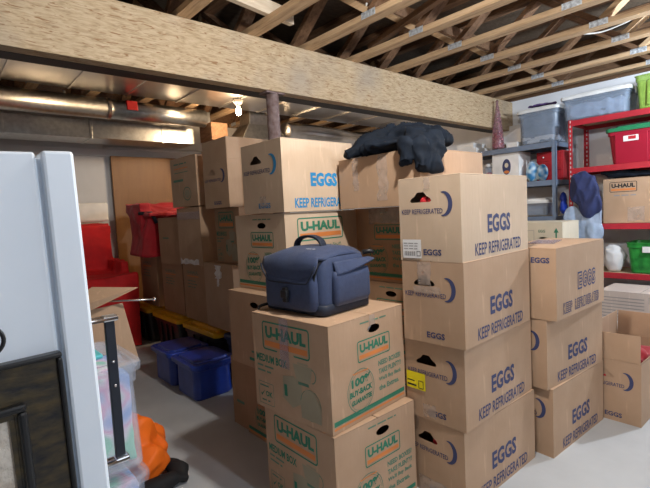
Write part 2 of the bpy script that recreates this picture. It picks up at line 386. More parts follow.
# ------------------------------------------------------------------ cartons
def hole_uhaul(L, H): return [(L*.56+.038*math.cos(a), H*.86+.016*math.sin(a)) for a in [2*PI*k/16 for k in range(16)]]
def hole_egg(L, H):
    cx, cy = L*.38, H*.74; s = .042
    return [(cx-s*1.05,cy-.010),(cx+s*1.05,cy-.010),(cx+s*1.2,cy-.004),(cx+s*1.05,cy+.006),(cx+s*.7,cy+.014),(cx+s*.35,cy+.030),(cx-s*.35,cy+.030),(cx-s*.7,cy+.014),(cx-s*1.05,cy+.006),(cx-s*1.2,cy-.004)]
def carton(name, label, x, y, a, L, W, H, z=0, m='card', minus_y=None, minus_x=None, hole_y=None, hole_x=None,
           tape=(), stickers=(), bulge=.003, group='stacked cardboard moving boxes', open_top=None, inside=None, tilt=0, top='closed', seam='x', rx=0):
    """x,y: corner nearest the camera; L runs along +x, W along +y; a in degrees"""
    ar = math.radians(a); c, s = math.cos(ar), math.sin(ar)
    root = thing(name, label, 'box', (x + c*L/2 - s*W/2, y + s*L/2 + c*W/2, z), group=group, rot=(0, math.radians(tilt), ar))
    rnd = random.Random(label)
    amps = [bulge*rnd.uniform(.3, 1) for _ in range(4)]
    dims = [(L, H), (W, H), (L, H), (W, H)]
    def place(face, u, v, off):
        w_, h_ = dims[face]
        cu, cv = min(max(u/w_, 0), 1), min(max(v/h_, 0), 1)
        d = amps[face]*math.sin(PI*cu)*math.sin(PI*cv) + off
        if face == 0: return Vector((-L/2+u, -W/2-d, v))
        if face == 1: return Vector((-L/2-d, W/2-u, v))
        if face == 2: return Vector((L/2-u, W/2+d, v))
        return Vector((L/2+d, -W/2+u, v))
    bm = bmesh.new()
    mats = [m]
    holes = {0: hole_y, 1: hole_x}
    NG = 8
    for f in range(4):
        w_, h_ = dims[f]; pts = []; edges = []
        for i in range(NG+1):
            for j in range(NG+1): pts.append(Vector((w_*i/NG, h_*j/NG)))
        hl = holes.get(f)
        if hl:
            hp = [Vector(p) for p in hl(w_, h_)]
            x0, x1 = min(p.x for p in hp)-.006, max(p.x for p in hp)+.006; y0, y1 = min(p.y for p in hp)-.006, max(p.y for p in hp)+.006
            keep = [p for p in pts if not (x0 < p.x < x1 and y0 < p.y < y1)]
            pts = keep; b0 = len(pts); pts += hp; edges = [(b0+i, b0+(i+1)%len(hp)) for i in range(len(hp))]
            V_, E_, F_, *_r = delaunay_2d_cdt(pts, edges, [], 0, 1e-6)
            def inside_h(p):
                r = False; n = len(hp); j = n-1
                for i in range(n):
                    if (hp[i].y > p.y) != (hp[j].y > p.y) and p.x < (hp[j].x-hp[i].x)*(p.y-hp[i].y)/(hp[j].y-hp[i].y)+hp[i].x: r = not r
                    j = i
                return r
            F_ = [q for q in F_ if not inside_h(sum((V_[i] for i in q), Vector((0,0)))/len(q))]
            vv = [bm.verts.new(place(f, p.x, p.y, 0)) for p in V_]
            for q in F_: bm.faces.new([vv[i] for i in q])
        else:
            vv = [bm.verts.new(place(f, p.x, p.y, 0)) for p in pts]
            for i in range(NG):
                for j in range(NG):
                    k = i*(NG+1)+j; bm.faces.new((vv[k], vv[k+NG+1], vv[k+NG+2], vv[k+1]))
    bm.faces.new([bm.verts.new(p) for p in ((-L/2,-W/2,0),(-L/2,W/2,0),(L/2,W/2,0),(L/2,-W/2,0))])
    bmesh.ops.remove_doubles(bm, verts=bm.verts, dist=1e-5)
    # inner skins so an open box has a wall thickness
    if open_top is not None:
        t = .005
        for (x0,y0,x1,y1) in ((-L/2+t,-W/2+t,L/2-t,-W/2+2*t),(-L/2+t,W/2-2*t,L/2-t,W/2-t),(-L/2+t,-W/2+t,-L/2+2*t,W/2-t),(L/2-2*t,-W/2+t,L/2-t,W/2-t)):
            box(bm, x0, y0, t, x1, y1, H)
    bmesh.ops.recalc_face_normals(bm, faces=bm.faces)
    for f, P in ((0, minus_y), (1, minus_x)):
        if not P: continue
        P = P(*dims[f]) if callable(P) else P
        for vs, fs, mm, layer in P.items:
            if mm not in mats: mats.append(mm)
            mi = mats.index(mm)
            vv = [bm.verts.new(place(f, u, v, .0007*layer)) for u, v in vs]
            for q in fs:
                try: bm.faces.new([vv[i] for i in q]).material_index = mi
                except ValueError: pass
    me = bpy.data.meshes.new('body'); bm.to_mesh(me); bm.free()
    link('body', me, mats, root)
    t = .004
    def flap_obj(d, M=None):
        b2 = bmesh.new(); box(b2, *d, M=M); return obj('flap', b2, m, root, bevel=.001, seg=1)
    if open_top is None:
        g = .002
        if seam == 'x':
            flap_obj((-L/2, -W/2, H, L/2, -g, H+t)); flap_obj((-L/2, g, H, L/2, W/2, H+t))
        else:
            flap_obj((-L/2, -W/2, H, -g, W/2, H+t)); flap_obj((g, -W/2, H, L/2, W/2, H+t))
    else:
        for side, ang, ln in open_top:      # ang: 0 straight up, 90 folded outwards
            b2 = bmesh.new(); ra = math.radians(ang)
            if side in 'yY':
                sg = -1 if side == 'y' else 1
                M = Matrix.Translation((0, sg*(W/2-.003), H)) @ Matrix.Rotation(-sg*ra, 4, 'X')
                box(b2, -L/2+.004, -.002, 0, L/2-.004, .002, ln, M)
            else:
                sg = -1 if side == 'x' else 1
                M = Matrix.Translation((sg*(L/2-.003), 0, H)) @ Matrix.Rotation(sg*ra, 4, 'Y')
                box(b2, -.002, -W/2+.004, 0, .002, W/2-.004, ln, M)
            obj('flap', b2, m, root, bevel=.001, seg=1)
    def strip(nm, f, u0, v0, u1, v1, mm, off, jag=0, P=None):
        b2 = bmesh.new(); n = 8; ms = [mm]
        rows = []
        for i in range(n+1):
            q = i/n
            j0, j1 = (rnd.uniform(-jag, jag), rnd.uniform(-jag, jag)) if jag else (0, 0)
            if abs(v1-v0) >= abs(u1-u0): rows.append((b2.verts.new(place(f, u0+j0, v0+(v1-v0)*q, off)), b2.verts.new(place(f, u1+j1, v0+(v1-v0)*q, off))))
            else: rows.append((b2.verts.new(place(f, u0+(u1-u0)*q, v0+j0, off)), b2.verts.new(place(f, u0+(u1-u0)*q, v1+j1, off))))
        for A, B in zip(rows, rows[1:]): b2.faces.new((A[0], A[1], B[1], B[0]))
        if P:
            for vs, fs, m2, layer in P.items:
                if m2 not in ms: ms.append(m2)
                vv = [b2.verts.new(place(f, u0+u, v0+v, off+.0005*layer)) for u, v in vs]
                for q in fs: b2.faces.new([vv[i] for i in q]).material_index = ms.index(m2)
        me = bpy.data.meshes.new(nm); b2.to_mesh(me); b2.free()
        return link(nm, me, ms, root)
    for (f, u0, v0, u1, v1, mm, jag) in tape:
        w_, h_ = dims[f]
        o = strip('tape', f, u0*w_, v0*h_, u1*w_, v1*h_, mm, .0022, jag)
    for (f, u0, v0, u1, v1, mm, P, lb) in stickers:
        w_, h_ = dims[f]
        o = strip('label_sticker', f, u0*w_, v0*h_, u1*w_, v1*h_, mm, .003, 0, P)
        o['label'] = lb
    if inside:
        b2 = bmesh.new()
        for (dx, dy, dz, r, ) in inside[1]:
            g = bmesh.ops.create_icosphere(b2, subdivisions=3, radius=r, matrix=Matrix.Translation((dx, dy, dz)))
            for v in g['verts']: v.co += v.co.normalized()*0 + noise.noise_vector(v.co*22)*r*.35
        o = obj(inside[2], b2, inside[0], root, smooth=True)
    return root
def tape_top(root): pass

# ------------------------------------------------------------------ crumpled cloth
def crumple(name, prims, m, parent=None, voxel=.012, amp=.012, freq=9, seed=0, dirw=(1,1,1), floor=None, smooth=2):
    """join rough volumes, remesh them into one skin and press folds into it"""
    bm = bmesh.new()
    for p in prims:
        if p[0] == 'e':      # ellipsoid: centre, radii, rotation z
            M = Matrix.Translation(p[1]) @ Matrix.Rotation(p[3] if len(p) > 3 else 0, 4, 'Z') @ Matrix.Diagonal((*p[2], 1))
            bmesh.ops.create_icosphere(bm, subdivisions=3, radius=1, matrix=M)
        elif p[0] == 'b':
            M = Matrix.Translation(p[1]) @ (p[3] if len(p) > 3 else Matrix.Identity(4))
            h = p[2]; box(bm, -h[0], -h[1], -h[2], h[0], h[1], h[2], M)
        else:                # tube
            tube(bm, p[1], p[2], 10)
    bmesh.ops.recalc_face_normals(bm, faces=bm.faces)
    me = bpy.data.meshes.new('tmp'); bm.to_mesh(me); bm.free()
    o = bpy.data.objects.new('tmp', me); COL.objects.link(o)
    r = o.modifiers.new('r', 'REMESH'); r.mode = 'VOXEL'; r.voxel_size = voxel
    s = o.modifiers.new('s', 'SMOOTH'); s.iterations = smooth; s.factor = .6
    dg = bpy.context.evaluated_depsgraph_get(); dg.update()
    me2 = bpy.data.meshes.new_from_object(o.evaluated_get(dg)); bpy.data.objects.remove(o)
    nn = [v.normal.copy() for v in me2.vertices]
    off = Vector((seed*3.1, seed*1.7, seed*.9)); dw = Vector(dirw)
    for v, n in zip(me2.vertices, nn):
        q = Vector((v.co.x*dw.x, v.co.y*dw.y, v.co.z*dw.z))*freq + off
        g1 = (q.x*.8+q.y*.5+q.z*.3)*2.2 + 6*noise.noise(q*.35)
        g2 = (q.z-.6*q.y+.2*q.x)*1.6 + 6*noise.noise(q*.3+Vector((7,7,7)))
        f = .9*(1-abs(math.sin(g1))) + .6*(1-abs(math.sin(g2))) + .3*(1-abs(noise.noise(q*1.5))*2)-.3
        v.co += n*amp*(f-.5)
        if floor is not None and v.co.z < floor: v.co.z = floor
    for p in me2.polygons: p.use_smooth = True
    me2.name = name
    return link(name, me2, m, parent)

# ------------------------------------------------------------------ plastic totes
def tote(name, label, cx, cy, z, L, W, H, body, lid=None, rz=0, group=None, taper=.9, r=.04, rim=.012, lid_h=.03, ribs=0, handles=True, latch=None, lid_drop=.02, content=None):
    root = thing(name, label, 'storage bin', (cx, cy, z), math.radians(rz), group)
    hx, hy = L/2, W/2; bm = bmesh.new()
    hb = H-(lid_h if lid else 0)
    t = .003
    loft(bm, [(0, hx*taper-.01, hy*taper-.01, r*.8), (.012, hx*taper, hy*taper, r), (hb*.82, hx*.985-rim, hy*.985-rim, r), (hb*.83, hx-rim*.6, hy-rim*.6, r), (hb*.96, hx-rim*.5, hy-rim*.5, r), (hb*.97, hx, hy, r), (hb, hx, hy, r),
              (hb, hx-rim, hy-rim, r*.9), (hb*.8, hx*.985-rim-t, hy*.985-rim-t, r*.9), (.015, hx*taper-t, hy*taper-t, r*.8)], cap1=True)
    obj('body', bm, body, root, smooth=False, bevel=.002)
    if ribs:
        for sx in range(ribs):
            q = -hx*.7 + 1.4*hx*(sx+.5)/ribs
            b2 = bmesh.new(); box(b2, q-.012, -hy*.985+rim*.2, hb*.10, q+.012, -hy*taper+.002, hb*.82); obj('rib', b2, body, root, bevel=.002)
        nr = 3
        for sy in range(nr):
            q = -hy*.6 + 1.2*hy*(sy+.5)/nr
            b2 = bmesh.new(); box(b2, -hx*.985+rim*.2, q-.012, hb*.10, -hx*taper+.002, q+.012, hb*.82); obj('rib', b2, body, root, bevel=.002)
    if handles:
        for sy in (-1, 1):
            b2 = bmesh.new(); box(b2, -L*.14, sy*hy-.010, hb*.84, L*.14, sy*hy+.006, hb*.93); obj('handle', b2, body, root, bevel=.004)
    if lid:
        b2 = bmesh.new()
        loft(b2, [(hb-lid_drop, hx+.006, hy+.006, r), (hb+.004, hx+.008, hy+.008, r), (hb+lid_h*.5, hx+.004, hy+.004, r), (hb+lid_h*.5, hx-.02, hy-.02, r*.8), (hb+lid_h*.25, hx-.028, hy-.028, r*.8), (hb+lid_h*.25, hx*.80, hy*.80, r*.8), (hb+lid_h, hx*.77, hy*.77, r*.7)], cap0=False)
        if ribs:
            for k in range(14):
                q = -hy+.03+(W-.06)*k/13
                box(b2, -hx-.008, q-.006, hb+lid_h*.48, -hx+.03, q+.006, hb+lid_h*.5+.006)
        obj('lid', b2, lid, root, bevel=.002)
    if latch:
        for sy in (-1, 1):
            b2 = bmesh.new(); box(b2, -L*.12, sy*(hy+.012)-.006, hb-.05, L*.12, sy*(hy+.012)+.006, hb+.012); obj('latch', b2, latch, root, bevel=.003)
    if content:
        for k, (mm, fx, fy, h, amp) in enumerate(content):
            crumple('packed_fabric', [('b', (0, 0, .02+h/2), (hx*taper*fx, hy*taper*fy, h/2))], mm, root, voxel=.02, amp=amp, freq=12, seed=k+int(cx*10))
    return root

# =================================================================== SETTING
ZC = 2.43
struct(boxobj('floor', (-2.6,-3.2,-.1,5.52,5.6,0), 'concrete', bevel=0))
struct(boxobj('wall_back', (-2.6,5.5,0,5.52,5.6,2.83), 'wall_paint', bevel=0))
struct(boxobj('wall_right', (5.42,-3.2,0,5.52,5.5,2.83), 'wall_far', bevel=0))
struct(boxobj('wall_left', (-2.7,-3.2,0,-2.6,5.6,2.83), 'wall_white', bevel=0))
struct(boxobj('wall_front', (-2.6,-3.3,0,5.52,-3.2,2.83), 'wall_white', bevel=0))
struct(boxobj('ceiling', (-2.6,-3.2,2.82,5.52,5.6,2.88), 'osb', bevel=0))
# baseboard-like sill plate under the back wall top
t = struct(boxobj('trim_1', (-2.6,5.47,1.98,5.42,5.4999,2.06), 'wall_paint', bevel=.002))

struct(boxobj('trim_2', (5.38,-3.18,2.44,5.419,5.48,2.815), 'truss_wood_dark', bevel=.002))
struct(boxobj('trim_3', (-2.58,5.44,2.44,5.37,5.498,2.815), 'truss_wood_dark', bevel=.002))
# beam ------------------------------------------------------------
bt = thing('wooden_beam', 'long rough parallel-strand timber beam crossing the ceiling above the boxes', 'beam', (1.4, 2.65, 2.085))
bm = bmesh.new(); box(bm, -4.0, -.05, 0, 4.015, .04, ZC-2.085-.001); obj('timber', bm, 'beam_wood', bt, bevel=.004)
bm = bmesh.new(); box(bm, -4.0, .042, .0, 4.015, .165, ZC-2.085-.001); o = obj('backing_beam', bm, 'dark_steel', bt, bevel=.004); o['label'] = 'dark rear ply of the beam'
pt = thing('support_post', 'rusty round steel column holding up the timber beam', 'post', (1.905, 2.66, 0))
bm = bmesh.new(); tube(bm, [(0,0,.012),(0,0,2.073)], .045, 24); obj('column', bm, 'post_rust', pt, smooth=False, bevel=.0)
for zz in (0, 2.073):
    bm = bmesh.new(); box(bm, -.08, -.05, zz, .08, .05, zz+.012); obj('plate', bm, 'post_rust', pt, bevel=.002)

# trusses ---------------------------------------------------------
def truss(x, label):
    root = thing('floor_truss', label, 'truss', (x, 0, ZC), group='open web trusses under the floor above')
    y0, y1 = -3.18, 5.435
    return root, y0, y1
first = None; tx = [5.15-.488*k for k in range(16)]
tr_parts = None
ordn = ['first','second','third','fourth','fifth','sixth','seventh','eighth','ninth','tenth','eleventh','twelfth','thirteenth','fourteenth','fifteenth','sixteenth']
for i, x in enumerate(tx):
    root, y0, y1 = truss(x, f'open web ceiling truss, {ordn[i]} of the row counted from the right wall')
    if tr_parts is None:
        tr_parts = []
        # chords, splice left visible
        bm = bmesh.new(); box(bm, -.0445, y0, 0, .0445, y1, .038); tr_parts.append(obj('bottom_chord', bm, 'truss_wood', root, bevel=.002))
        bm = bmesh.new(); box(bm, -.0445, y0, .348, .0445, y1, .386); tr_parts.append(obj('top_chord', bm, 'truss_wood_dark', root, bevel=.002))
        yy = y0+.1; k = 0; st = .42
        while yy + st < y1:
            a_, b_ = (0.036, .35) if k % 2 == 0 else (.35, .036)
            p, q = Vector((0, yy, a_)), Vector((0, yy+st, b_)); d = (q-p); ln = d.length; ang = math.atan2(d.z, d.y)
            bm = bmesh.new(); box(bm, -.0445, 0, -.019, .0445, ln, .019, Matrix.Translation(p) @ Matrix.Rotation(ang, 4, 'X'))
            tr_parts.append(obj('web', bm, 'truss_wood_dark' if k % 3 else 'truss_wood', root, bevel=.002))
            if k % 2 == 1:
                for sx in (-1, 1):
                    bm = bmesh.new(); box(bm, sx*.0448-.0008, yy+st-.06, .002, sx*.0448+.0008, yy+st+.06, .044)
                    for r_ in range(5): box(bm, sx*.0455-.0010, yy+st-.054+r_*.025, .006, sx*.0455+.0010, yy+st-.046+r_*.025, .040)
                    tr_parts.append(obj('nail_plate', bm, 'plate', root))
            yy += st; k += 1
    else:
        for o in tr_parts:
            c_ = o.copy(); COL.objects.link(c_); c_.parent = root
# loose pieces of blocking and bracing between the trusses
for (x0, y0, z0, x1, y1, z1, rx, rz, m, lb) in (
    (1.36,2.34,2.47,1.92,2.38,2.56,0,.16,'pale_wood','short pale offcut of lumber nailed between trusses above the beam'),
    (-.3,2.2,2.68,5.3,2.24,2.769,0,0,'truss_wood_dark','long strongback board threaded through the trusses in front of the beam'),
    (-.3,-.4,2.68,5.3,-.36,2.769,0,0,'truss_wood_dark','long strongback board threaded through the trusses near the room front'),
    (2.55,1.0,2.52,2.60,2.55,2.56,0,-.3,'truss_wood_dark','dark diagonal brace between two trusses above the egg cases'),
    (1.46,2.0,2.57,1.50,2.50,2.66,0,-.3,'truss_wood','short slanted brace above the left part of the beam')):
    cx, cy, cz = (x0+x1)/2, (y0+y1)/2, z0
    bm = bmesh.new(); box(bm, x0-cx, y0-cy, 0, x1-cx, y1-cy, z1-z0)
    o = obj('wood_blocking', bm, m, bevel=.002); o.location = (cx, cy, cz); o.rotation_euler = (rx, 0, rz); tag(o, lb, 'board')
for pts, lb in (([(2.40,2.52,2.52),(2.36,2.33,2.50),(2.33,2.18,2.49),(2.25,2.06,2.50),(2.18,1.97,2.52)], 'white electric cable curling down between the middle trusses'),
                ([(3.7,1.6,2.475),(3.8,1.35,2.48),(3.95,1.2,2.475),(4.0,1.0,2.52),(3.98,.85,2.60)], 'thin white cable sagging between the right-hand trusses')):
    bm = bmesh.new(); P_ = []
    for a, b in zip(pts, pts[1:]):
        for q in range(5): P_.append(Vector(a).lerp(Vector(b), q/5))
    P_.append(Vector(pts[-1]))
    for _ in range(3): P_ = [P_[0]]+[(P_[i-1]+P_[i]*2+P_[i+1])/4 for i in range(1, len(P_)-1)]+[P_[-1]]
    tube(bm, P_, .006, 8); o = obj('electric_cable', bm, 'wire_white', smooth=True); tag(o, lb, 'cable')

# ducts ------------------------------------------------------------
pn = thing('air_return_panning', 'flat shiny sheet metal panels nailed under the trusses behind the beam', 'duct', (0, 2.83, 2.42))
for k in range(13):
    bm = bmesh.new(); x0 = 5.15-.488*(k+.0)-.24; gx, gy = 6, 12
    g = [[bm.verts.new((x0+.484*i/gx, 1.62*j/gy, .004+.004*noise.noise(Vector((x0+.9*i/gx, j*.2, k)))-.003)) for j in range(gy+1)] for i in range(gx+1)]
    for i in range(gx):
        for j in range(gy): bm.faces.new((g[i][j], g[i+1][j], g[i+1][j+1], g[i][j+1]))
    box(bm, x0-.006, 0, -.010, x0+.012, 1.62, .0)
    obj('panel', bm, 'foil', pn)
rd = thing('round_duct', 'long round galvanized duct running left of the bulb with a red tag', 'duct', (0, 4.555, 2.30))
bm = bmesh.new(); tube(bm, [(-2.5,0,0),(1.36,0,0)], .095, 32); obj('pipe', bm, 'galv', rd, smooth=True)
bm = bmesh.new(); tube(bm, [(1.36,0,0),(2.34,0,0)], .090, 32); obj('pipe', bm, 'galv', rd, smooth=True)
for xx in (.2, 1.34):
    bm = bmesh.new(); tube(bm, [(xx,0,0),(xx+.03,0,0)], .099, 32); obj('collar', bm, 'galv', rd, bevel=.003)
bm = bmesh.new(); box(bm, 1.50, -.104, -.01, 1.60, -.07, .075); o = obj('red_tag', bm, 'red_tag', rd, bevel=.004); o['label'] = 'red tag on the round duct'
bm = bmesh.new(); tube(bm, [(1.0,0,.09),(1.0,0,.118)], .012, 8); obj('hanger', bm, 'galv', rd)
sd = thing('rectangular_duct', 'long boxy galvanized duct with bright lower face along the back wall', 'duct', (0, 4.86, 2.07))
bm = bmesh.new(); box(bm, -2.5, 0, 0, 2.36, .36, .18); obj('casing', bm, 'galv', sd, bevel=.006)
for k in range(5):
    bm = bmesh.new(); box(bm, -.9+.72*k, -.006, -.006, -.875+.72*k, .362, .186); obj('seam', bm, 'galv', sd, bevel=.002)
o = boxobj('wood_block', (-.10,-.14,0,.10,.14,.19), 'truss_wood_dark'); o.location = (2.50, 4.66, 2.08); tag(o, 'orange-brown wooden block closing the end of the ducts', 'wood block')
bm = bmesh.new(); box(bm, -.02,.10,.19,.02,.12,.35); obj('hanger', bm, 'galv', o)
for xx in (-.6, .8, 2.1):
    bm = bmesh.new(); box(bm, xx, .15, .18, xx+.03, .154, .36); obj('hanger_strap', bm, 'galv', sd)
hd = thing('duct_boot', 'grey metal duct boot shaped like a hood, left of the post', 'duct', (3.05, 4.62, 2.07))
bm = bmesh.new()
vs = [bm.verts.new(p) for p in ((-.34,-.2,0),(.34,-.2,0),(.34,.2,0),(-.34,.2,0),(-.18,-.12,.22),(.24,-.12,.22),(.24,.12,.22),(-.18,.12,.22))]
for f in ((3,2,1,0),(4,5,6,7),(0,1,5,4),(1,2,6,5),(2,3,7,6),(3,0,4,7)): bm.faces.new([vs[i] for i in f])
obj('hood', bm, 'galv', hd, bevel=.006)
bm = bmesh.new(); box(bm, -.16, -.11, .22, .22, .11, .36); obj('neck', bm, 'galv', hd, bevel=.004)
fd = thing('flexible_duct', 'wrinkled silvery flexible duct running right from the post under the ceiling', 'duct', (0, 4.5, 2.24))
bm = bmesh.new(); P_ = []; R_ = []
for k in range(91): P_.append((3.38+k*.022, .04*math.sin(k*.12), .02*math.sin(k*.1))); R_.append(.10+.006*(k % 2)+.006*noise.noise(Vector((k*.3,0,0))))
tube(bm, P_, R_, 24); obj('sleeve', bm, 'foil', fd, smooth=True)
bm = bmesh.new(); tube(bm, [(1.55,5.48,2.079),(2.75,5.48,2.079)], .018, 12); o = obj('water_pipe', bm, 'wall_paint', smooth=True); tag(o, 'thin pale pipe running high along the back wall', 'pipe')
o = boxobj('plywood_panel', (-.78,-.012,0,.78,.012,1.98), 'panel_wood'); o.location = (2.38, 5.43, 0); tag(o, 'tall orange-brown plywood sheet standing against the back wall', 'panel')

# bulbs ------------------------------------------------------------
def bulb(name, label, x, y, z, warm=True):
    r = thing(name, label, 'light bulb', (x, y, z))
    bm = bmesh.new(); lathe(bm, [(.05,.10),(.055,.085),(.035,.06),(.022,.045),(.020,.03)], 20); obj('socket', bm, 'porcelain', r, smooth=True)
    bm = bmesh.new(); lathe(bm, [(.004,-.055),(.018,-.05),(.027,-.035),(.030,-.018),(.026,.0),(.018,.018),(.014,.03)], 20); obj('glass', bm, 'bulb_glass' if warm else 'bulb_glass_cool', r, smooth=True)
    return r
bulb('ceiling_bulb', 'bare glowing bulb on the ceiling left of the steel post', 2.47, 4.05, 2.31)
bulb('ceiling_bulb', 'bare bulb under the trusses above the front egg cases, outside the frame', 1.25, .72, 2.33, False)
bulb('ceiling_bulb', 'bare bulb under the trusses in the front right of the room, outside the frame', 4.1, .1, 2.33, False)
bulb('ceiling_bulb', 'added fill bulb under the trusses behind the camera, outside the frame', 1.2, -2.0, 2.33, False)  # unseen bulb added to carry the fill light

# =================================================================== FRONT STACKS
HE = .336
U = 'stacked green-logo moving boxes'
Eg = 'stacked egg cases'
carton('cardboard_box', 'green-logo medium box at the bottom front, under the box carrying the camera bag', 1.028, 1.176, -.7, .457,.457,.404, 0, minus_y=face_hole, minus_x=face_big, hole_y=hole_uhaul, group=U, seam='y')
carton('cardboard_box', 'green-logo medium box with the blue camera bag standing on it', 1.033, 1.186, 3.8, .457,.457,.402, .41, minus_y=face_hole, minus_x=face_big, hole_y=hole_uhaul, group=U, seam='y',
       tape=((1,.40,.50,.52,1.0,'tape_violet',0),(0,.50,.90,.58,1.0,'tape_clear',0)), inside=('tape_white', [(.03,-.17,.345,.035)], 'packing_paper'))
yel = Print(); yel.fine(.004, .030, .05, .008, 'ink_black'); yel.fine(.004, .008, .05, .014, 'ink_black'); yel.frame(.062,.006,.088,.04,.003,.002,'ink_black')
wht = Print()
for q in range(3): wht.fine(.006, .058-.011*q, .07, .006, 'ink_grey')
for q in range(16): wht.rect(.008+q*.0035, .010, .0095+q*.0035+.001*(q % 3), .028, 'ink_grey', n=1)
wht.frame(.068,.008,.088,.03,.004,.002,'ink_grey')
ex = dict(group=Eg, minus_y=face_eggs, minus_x=face_egg_end, hole_x=hole_egg, seam='x')
L_, W_ = .583, .286
carton('egg_case', 'egg case on the floor, bottom of the tall front stack of four', 1.501,.941,-1.6,L_,W_,.332,0, inside=('red_print', [(-.255,.0,.235,.03)], 'contents'), tape=((1,.2,.0,.75,.22,'tape_clear',.004),), **ex)
carton('egg_case', 'second egg case from the floor in the front stack, with a yellow sticker', 1.499,.929,.5,L_,W_,.332,HE, stickers=((1,.02,.36,.36,.58,'paper_yellow',yel,'yellow sticker with black print'),), tape=((1,.30,.04,.52,.2,'tape_clear',.006),), **ex)
carton('egg_case', 'third egg case from the floor in the front stack, with clear tape on its end', 1.487,.915,1.6,L_,W_,.332,HE*2, tape=((1,.28,.72,.50,1.,'tape_clear',.003),(1,.2,.62,.65,.70,'tape_clear',.004)), **ex)
carton('egg_case', 'top egg case of the tall front stack, with a white shipping label', 1.487,.918,1.6,L_,W_,.332,HE*3, m='card_pale',
       stickers=((1,.05,.03,.37,.26,'paper',wht,'white shipping label'),), inside=('red_print', [(-.272,.02,.238,.024),(-.27,-.01,.236,.026)], 'contents'),
       tape=((1,.44,.86,.54,1.,'tape_clear',.003),), **ex)
# second egg stack
def face_eggs_outline(L, H):
    P = Print(); outlined(P, 'EGGS', L*.40, H*.34, L*.40, H*.26, 'ink_navy'); outlined(P, 'KEEP REFRIGERATED', L*.12, H*.06, L*.76, H*.16, 'ink_navy'); return P
def face_end_outline(L, H):
    P = Print(); P.text('EGGS', L*.60, H*.80, L*.30, H*.08, 'ink_navy', bold=.04); P.text('REFRIGERATED', L*.04, H*.50, L*.5, H*.07, 'ink_navy', bold=.04); return P
carton('egg_case', 'egg case on the floor, bottom of the right-hand stack of three', 2.13,.857,-3.3,L_,W_,.332,0, **ex)
carton('egg_case', 'middle egg case of the right-hand stack of three', 2.108,.872,-5.2,L_,W_,.332,HE, **ex)
carton('egg_case', 'top egg case of the right-hand stack, with hollow outlined EGGS lettering', 2.106,.825,-1.5,L_,W_,.332,HE*2, group=Eg, minus_y=face_eggs_outline, minus_x=face_end_outline, seam='x')
# papers and tape lying on the right-hand stack
o = boxobj('printed_flyer', (-.11,-.06,0,.11,.06,.004), 'tape_violet', bevel=.001); o.location = (2.42,1.0,HE*3+.001); o.rotation_euler = (0,0,.2); tag(o, 'crumpled violet and white wrapper lying on top of the right-hand egg stack', 'wrapper')
# open box at the right
carton('egg_case', 'open egg case on the floor at the right edge with its flaps up', 2.73,.65,-1,L_,W_,.340,0, group=None, minus_y=None, minus_x=face_egg_end, hole_x=hole_egg,
       open_top=(('x',0,.15),('Y',0,.15),('X',10,.15)), inside=('red_print', [(-.262,.02,.238,.03),(-.262,-.03,.245,.02)], 'contents'))
o = crumple('striped_blanket', [('b',(3.00,.76,.30),(.16,.09,.035)),('e',(2.92,.72,.33),(.06,.06,.05))], 'crimson_cloth', amp=.01, seed=3); tag(o, 'dark red folded fabric in the open egg case at the right edge', 'blanket')

# =================================================================== CENTRE STACK
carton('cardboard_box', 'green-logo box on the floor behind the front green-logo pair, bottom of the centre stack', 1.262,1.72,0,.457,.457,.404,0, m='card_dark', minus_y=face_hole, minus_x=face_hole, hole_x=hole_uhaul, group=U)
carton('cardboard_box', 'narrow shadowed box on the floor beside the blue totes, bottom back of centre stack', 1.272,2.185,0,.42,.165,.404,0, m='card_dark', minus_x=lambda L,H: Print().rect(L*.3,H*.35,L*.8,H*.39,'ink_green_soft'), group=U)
carton('cardboard_box', 'green-logo box just behind the camera bag, second from the floor in the centre stack', 1.245,1.80,1.5,.457,.457,.402,.41, minus_y=face_big, minus_x=lambda L,H: Print().fine(L*.45, H*.2, L*.4, H*.05, 'ink_green_soft').rect(L*.4,H*.10,L*.98,H*.14,'ink_green'), hole_x=hole_uhaul, group=U)
carton('cardboard_box', 'brightly lit green-logo box under the cyan-printed egg case', 1.325,1.805,1.5,.52,.457,.405,.82, m='card_pale', minus_y=lambda L,H: face_big(L,H,False), minus_x=face_hole, hole_x=hole_uhaul, group=U, tape=((1,.72,.02,.85,.45,'tape_clear',.004),))  # paler card than its twins, bright light put into the colour
def face_eggs_cyan(L, H):
    P = Print(); P.text('EGGS', L*.36, H*.35, L*.38, H*.20, 'ink_cyan', bold=.05); P.text('KEEP REFRIGERATED', L*.14, H*.05, L*.80, H*.14, 'ink_cyan', bold=.03); return P
carton('egg_case', 'pale egg case with bright cyan EGGS lettering, top of the centre stack', 1.315,1.79,1,.50,.36,.362,1.234, m='card_pale', minus_y=face_eggs_cyan, minus_x=lambda L,H: face_egg_end(L,H,'ink_cyan'), hole_x=hole_egg, group=Eg, tape=((1,.45,.10,.60,.24,'tape_clear',.003),))
# R stack (between camera bag and front egg cases)
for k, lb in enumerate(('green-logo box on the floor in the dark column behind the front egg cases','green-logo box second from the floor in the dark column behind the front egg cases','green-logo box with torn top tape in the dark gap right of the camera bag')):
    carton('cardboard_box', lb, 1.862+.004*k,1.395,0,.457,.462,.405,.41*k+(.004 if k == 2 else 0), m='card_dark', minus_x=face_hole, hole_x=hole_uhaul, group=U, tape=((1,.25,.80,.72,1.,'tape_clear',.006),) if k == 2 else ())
carton('cardboard_box', 'plain wide cardboard box with clear tape, the dark jacket lying over it', 1.68,1.24,0,.55,.53,.255,1.236, m='card', group=None, hole_y=None, bulge=.002,
       minus_y=lambda L,H: Print().rect(L*.1,H*.06,L*.85,H*.13,'ink_black'), tape=((1,.20,.35,.27,1.,'tape_clear',.006),(1,.52,.12,.64,1.,'tape_clear',.010)))

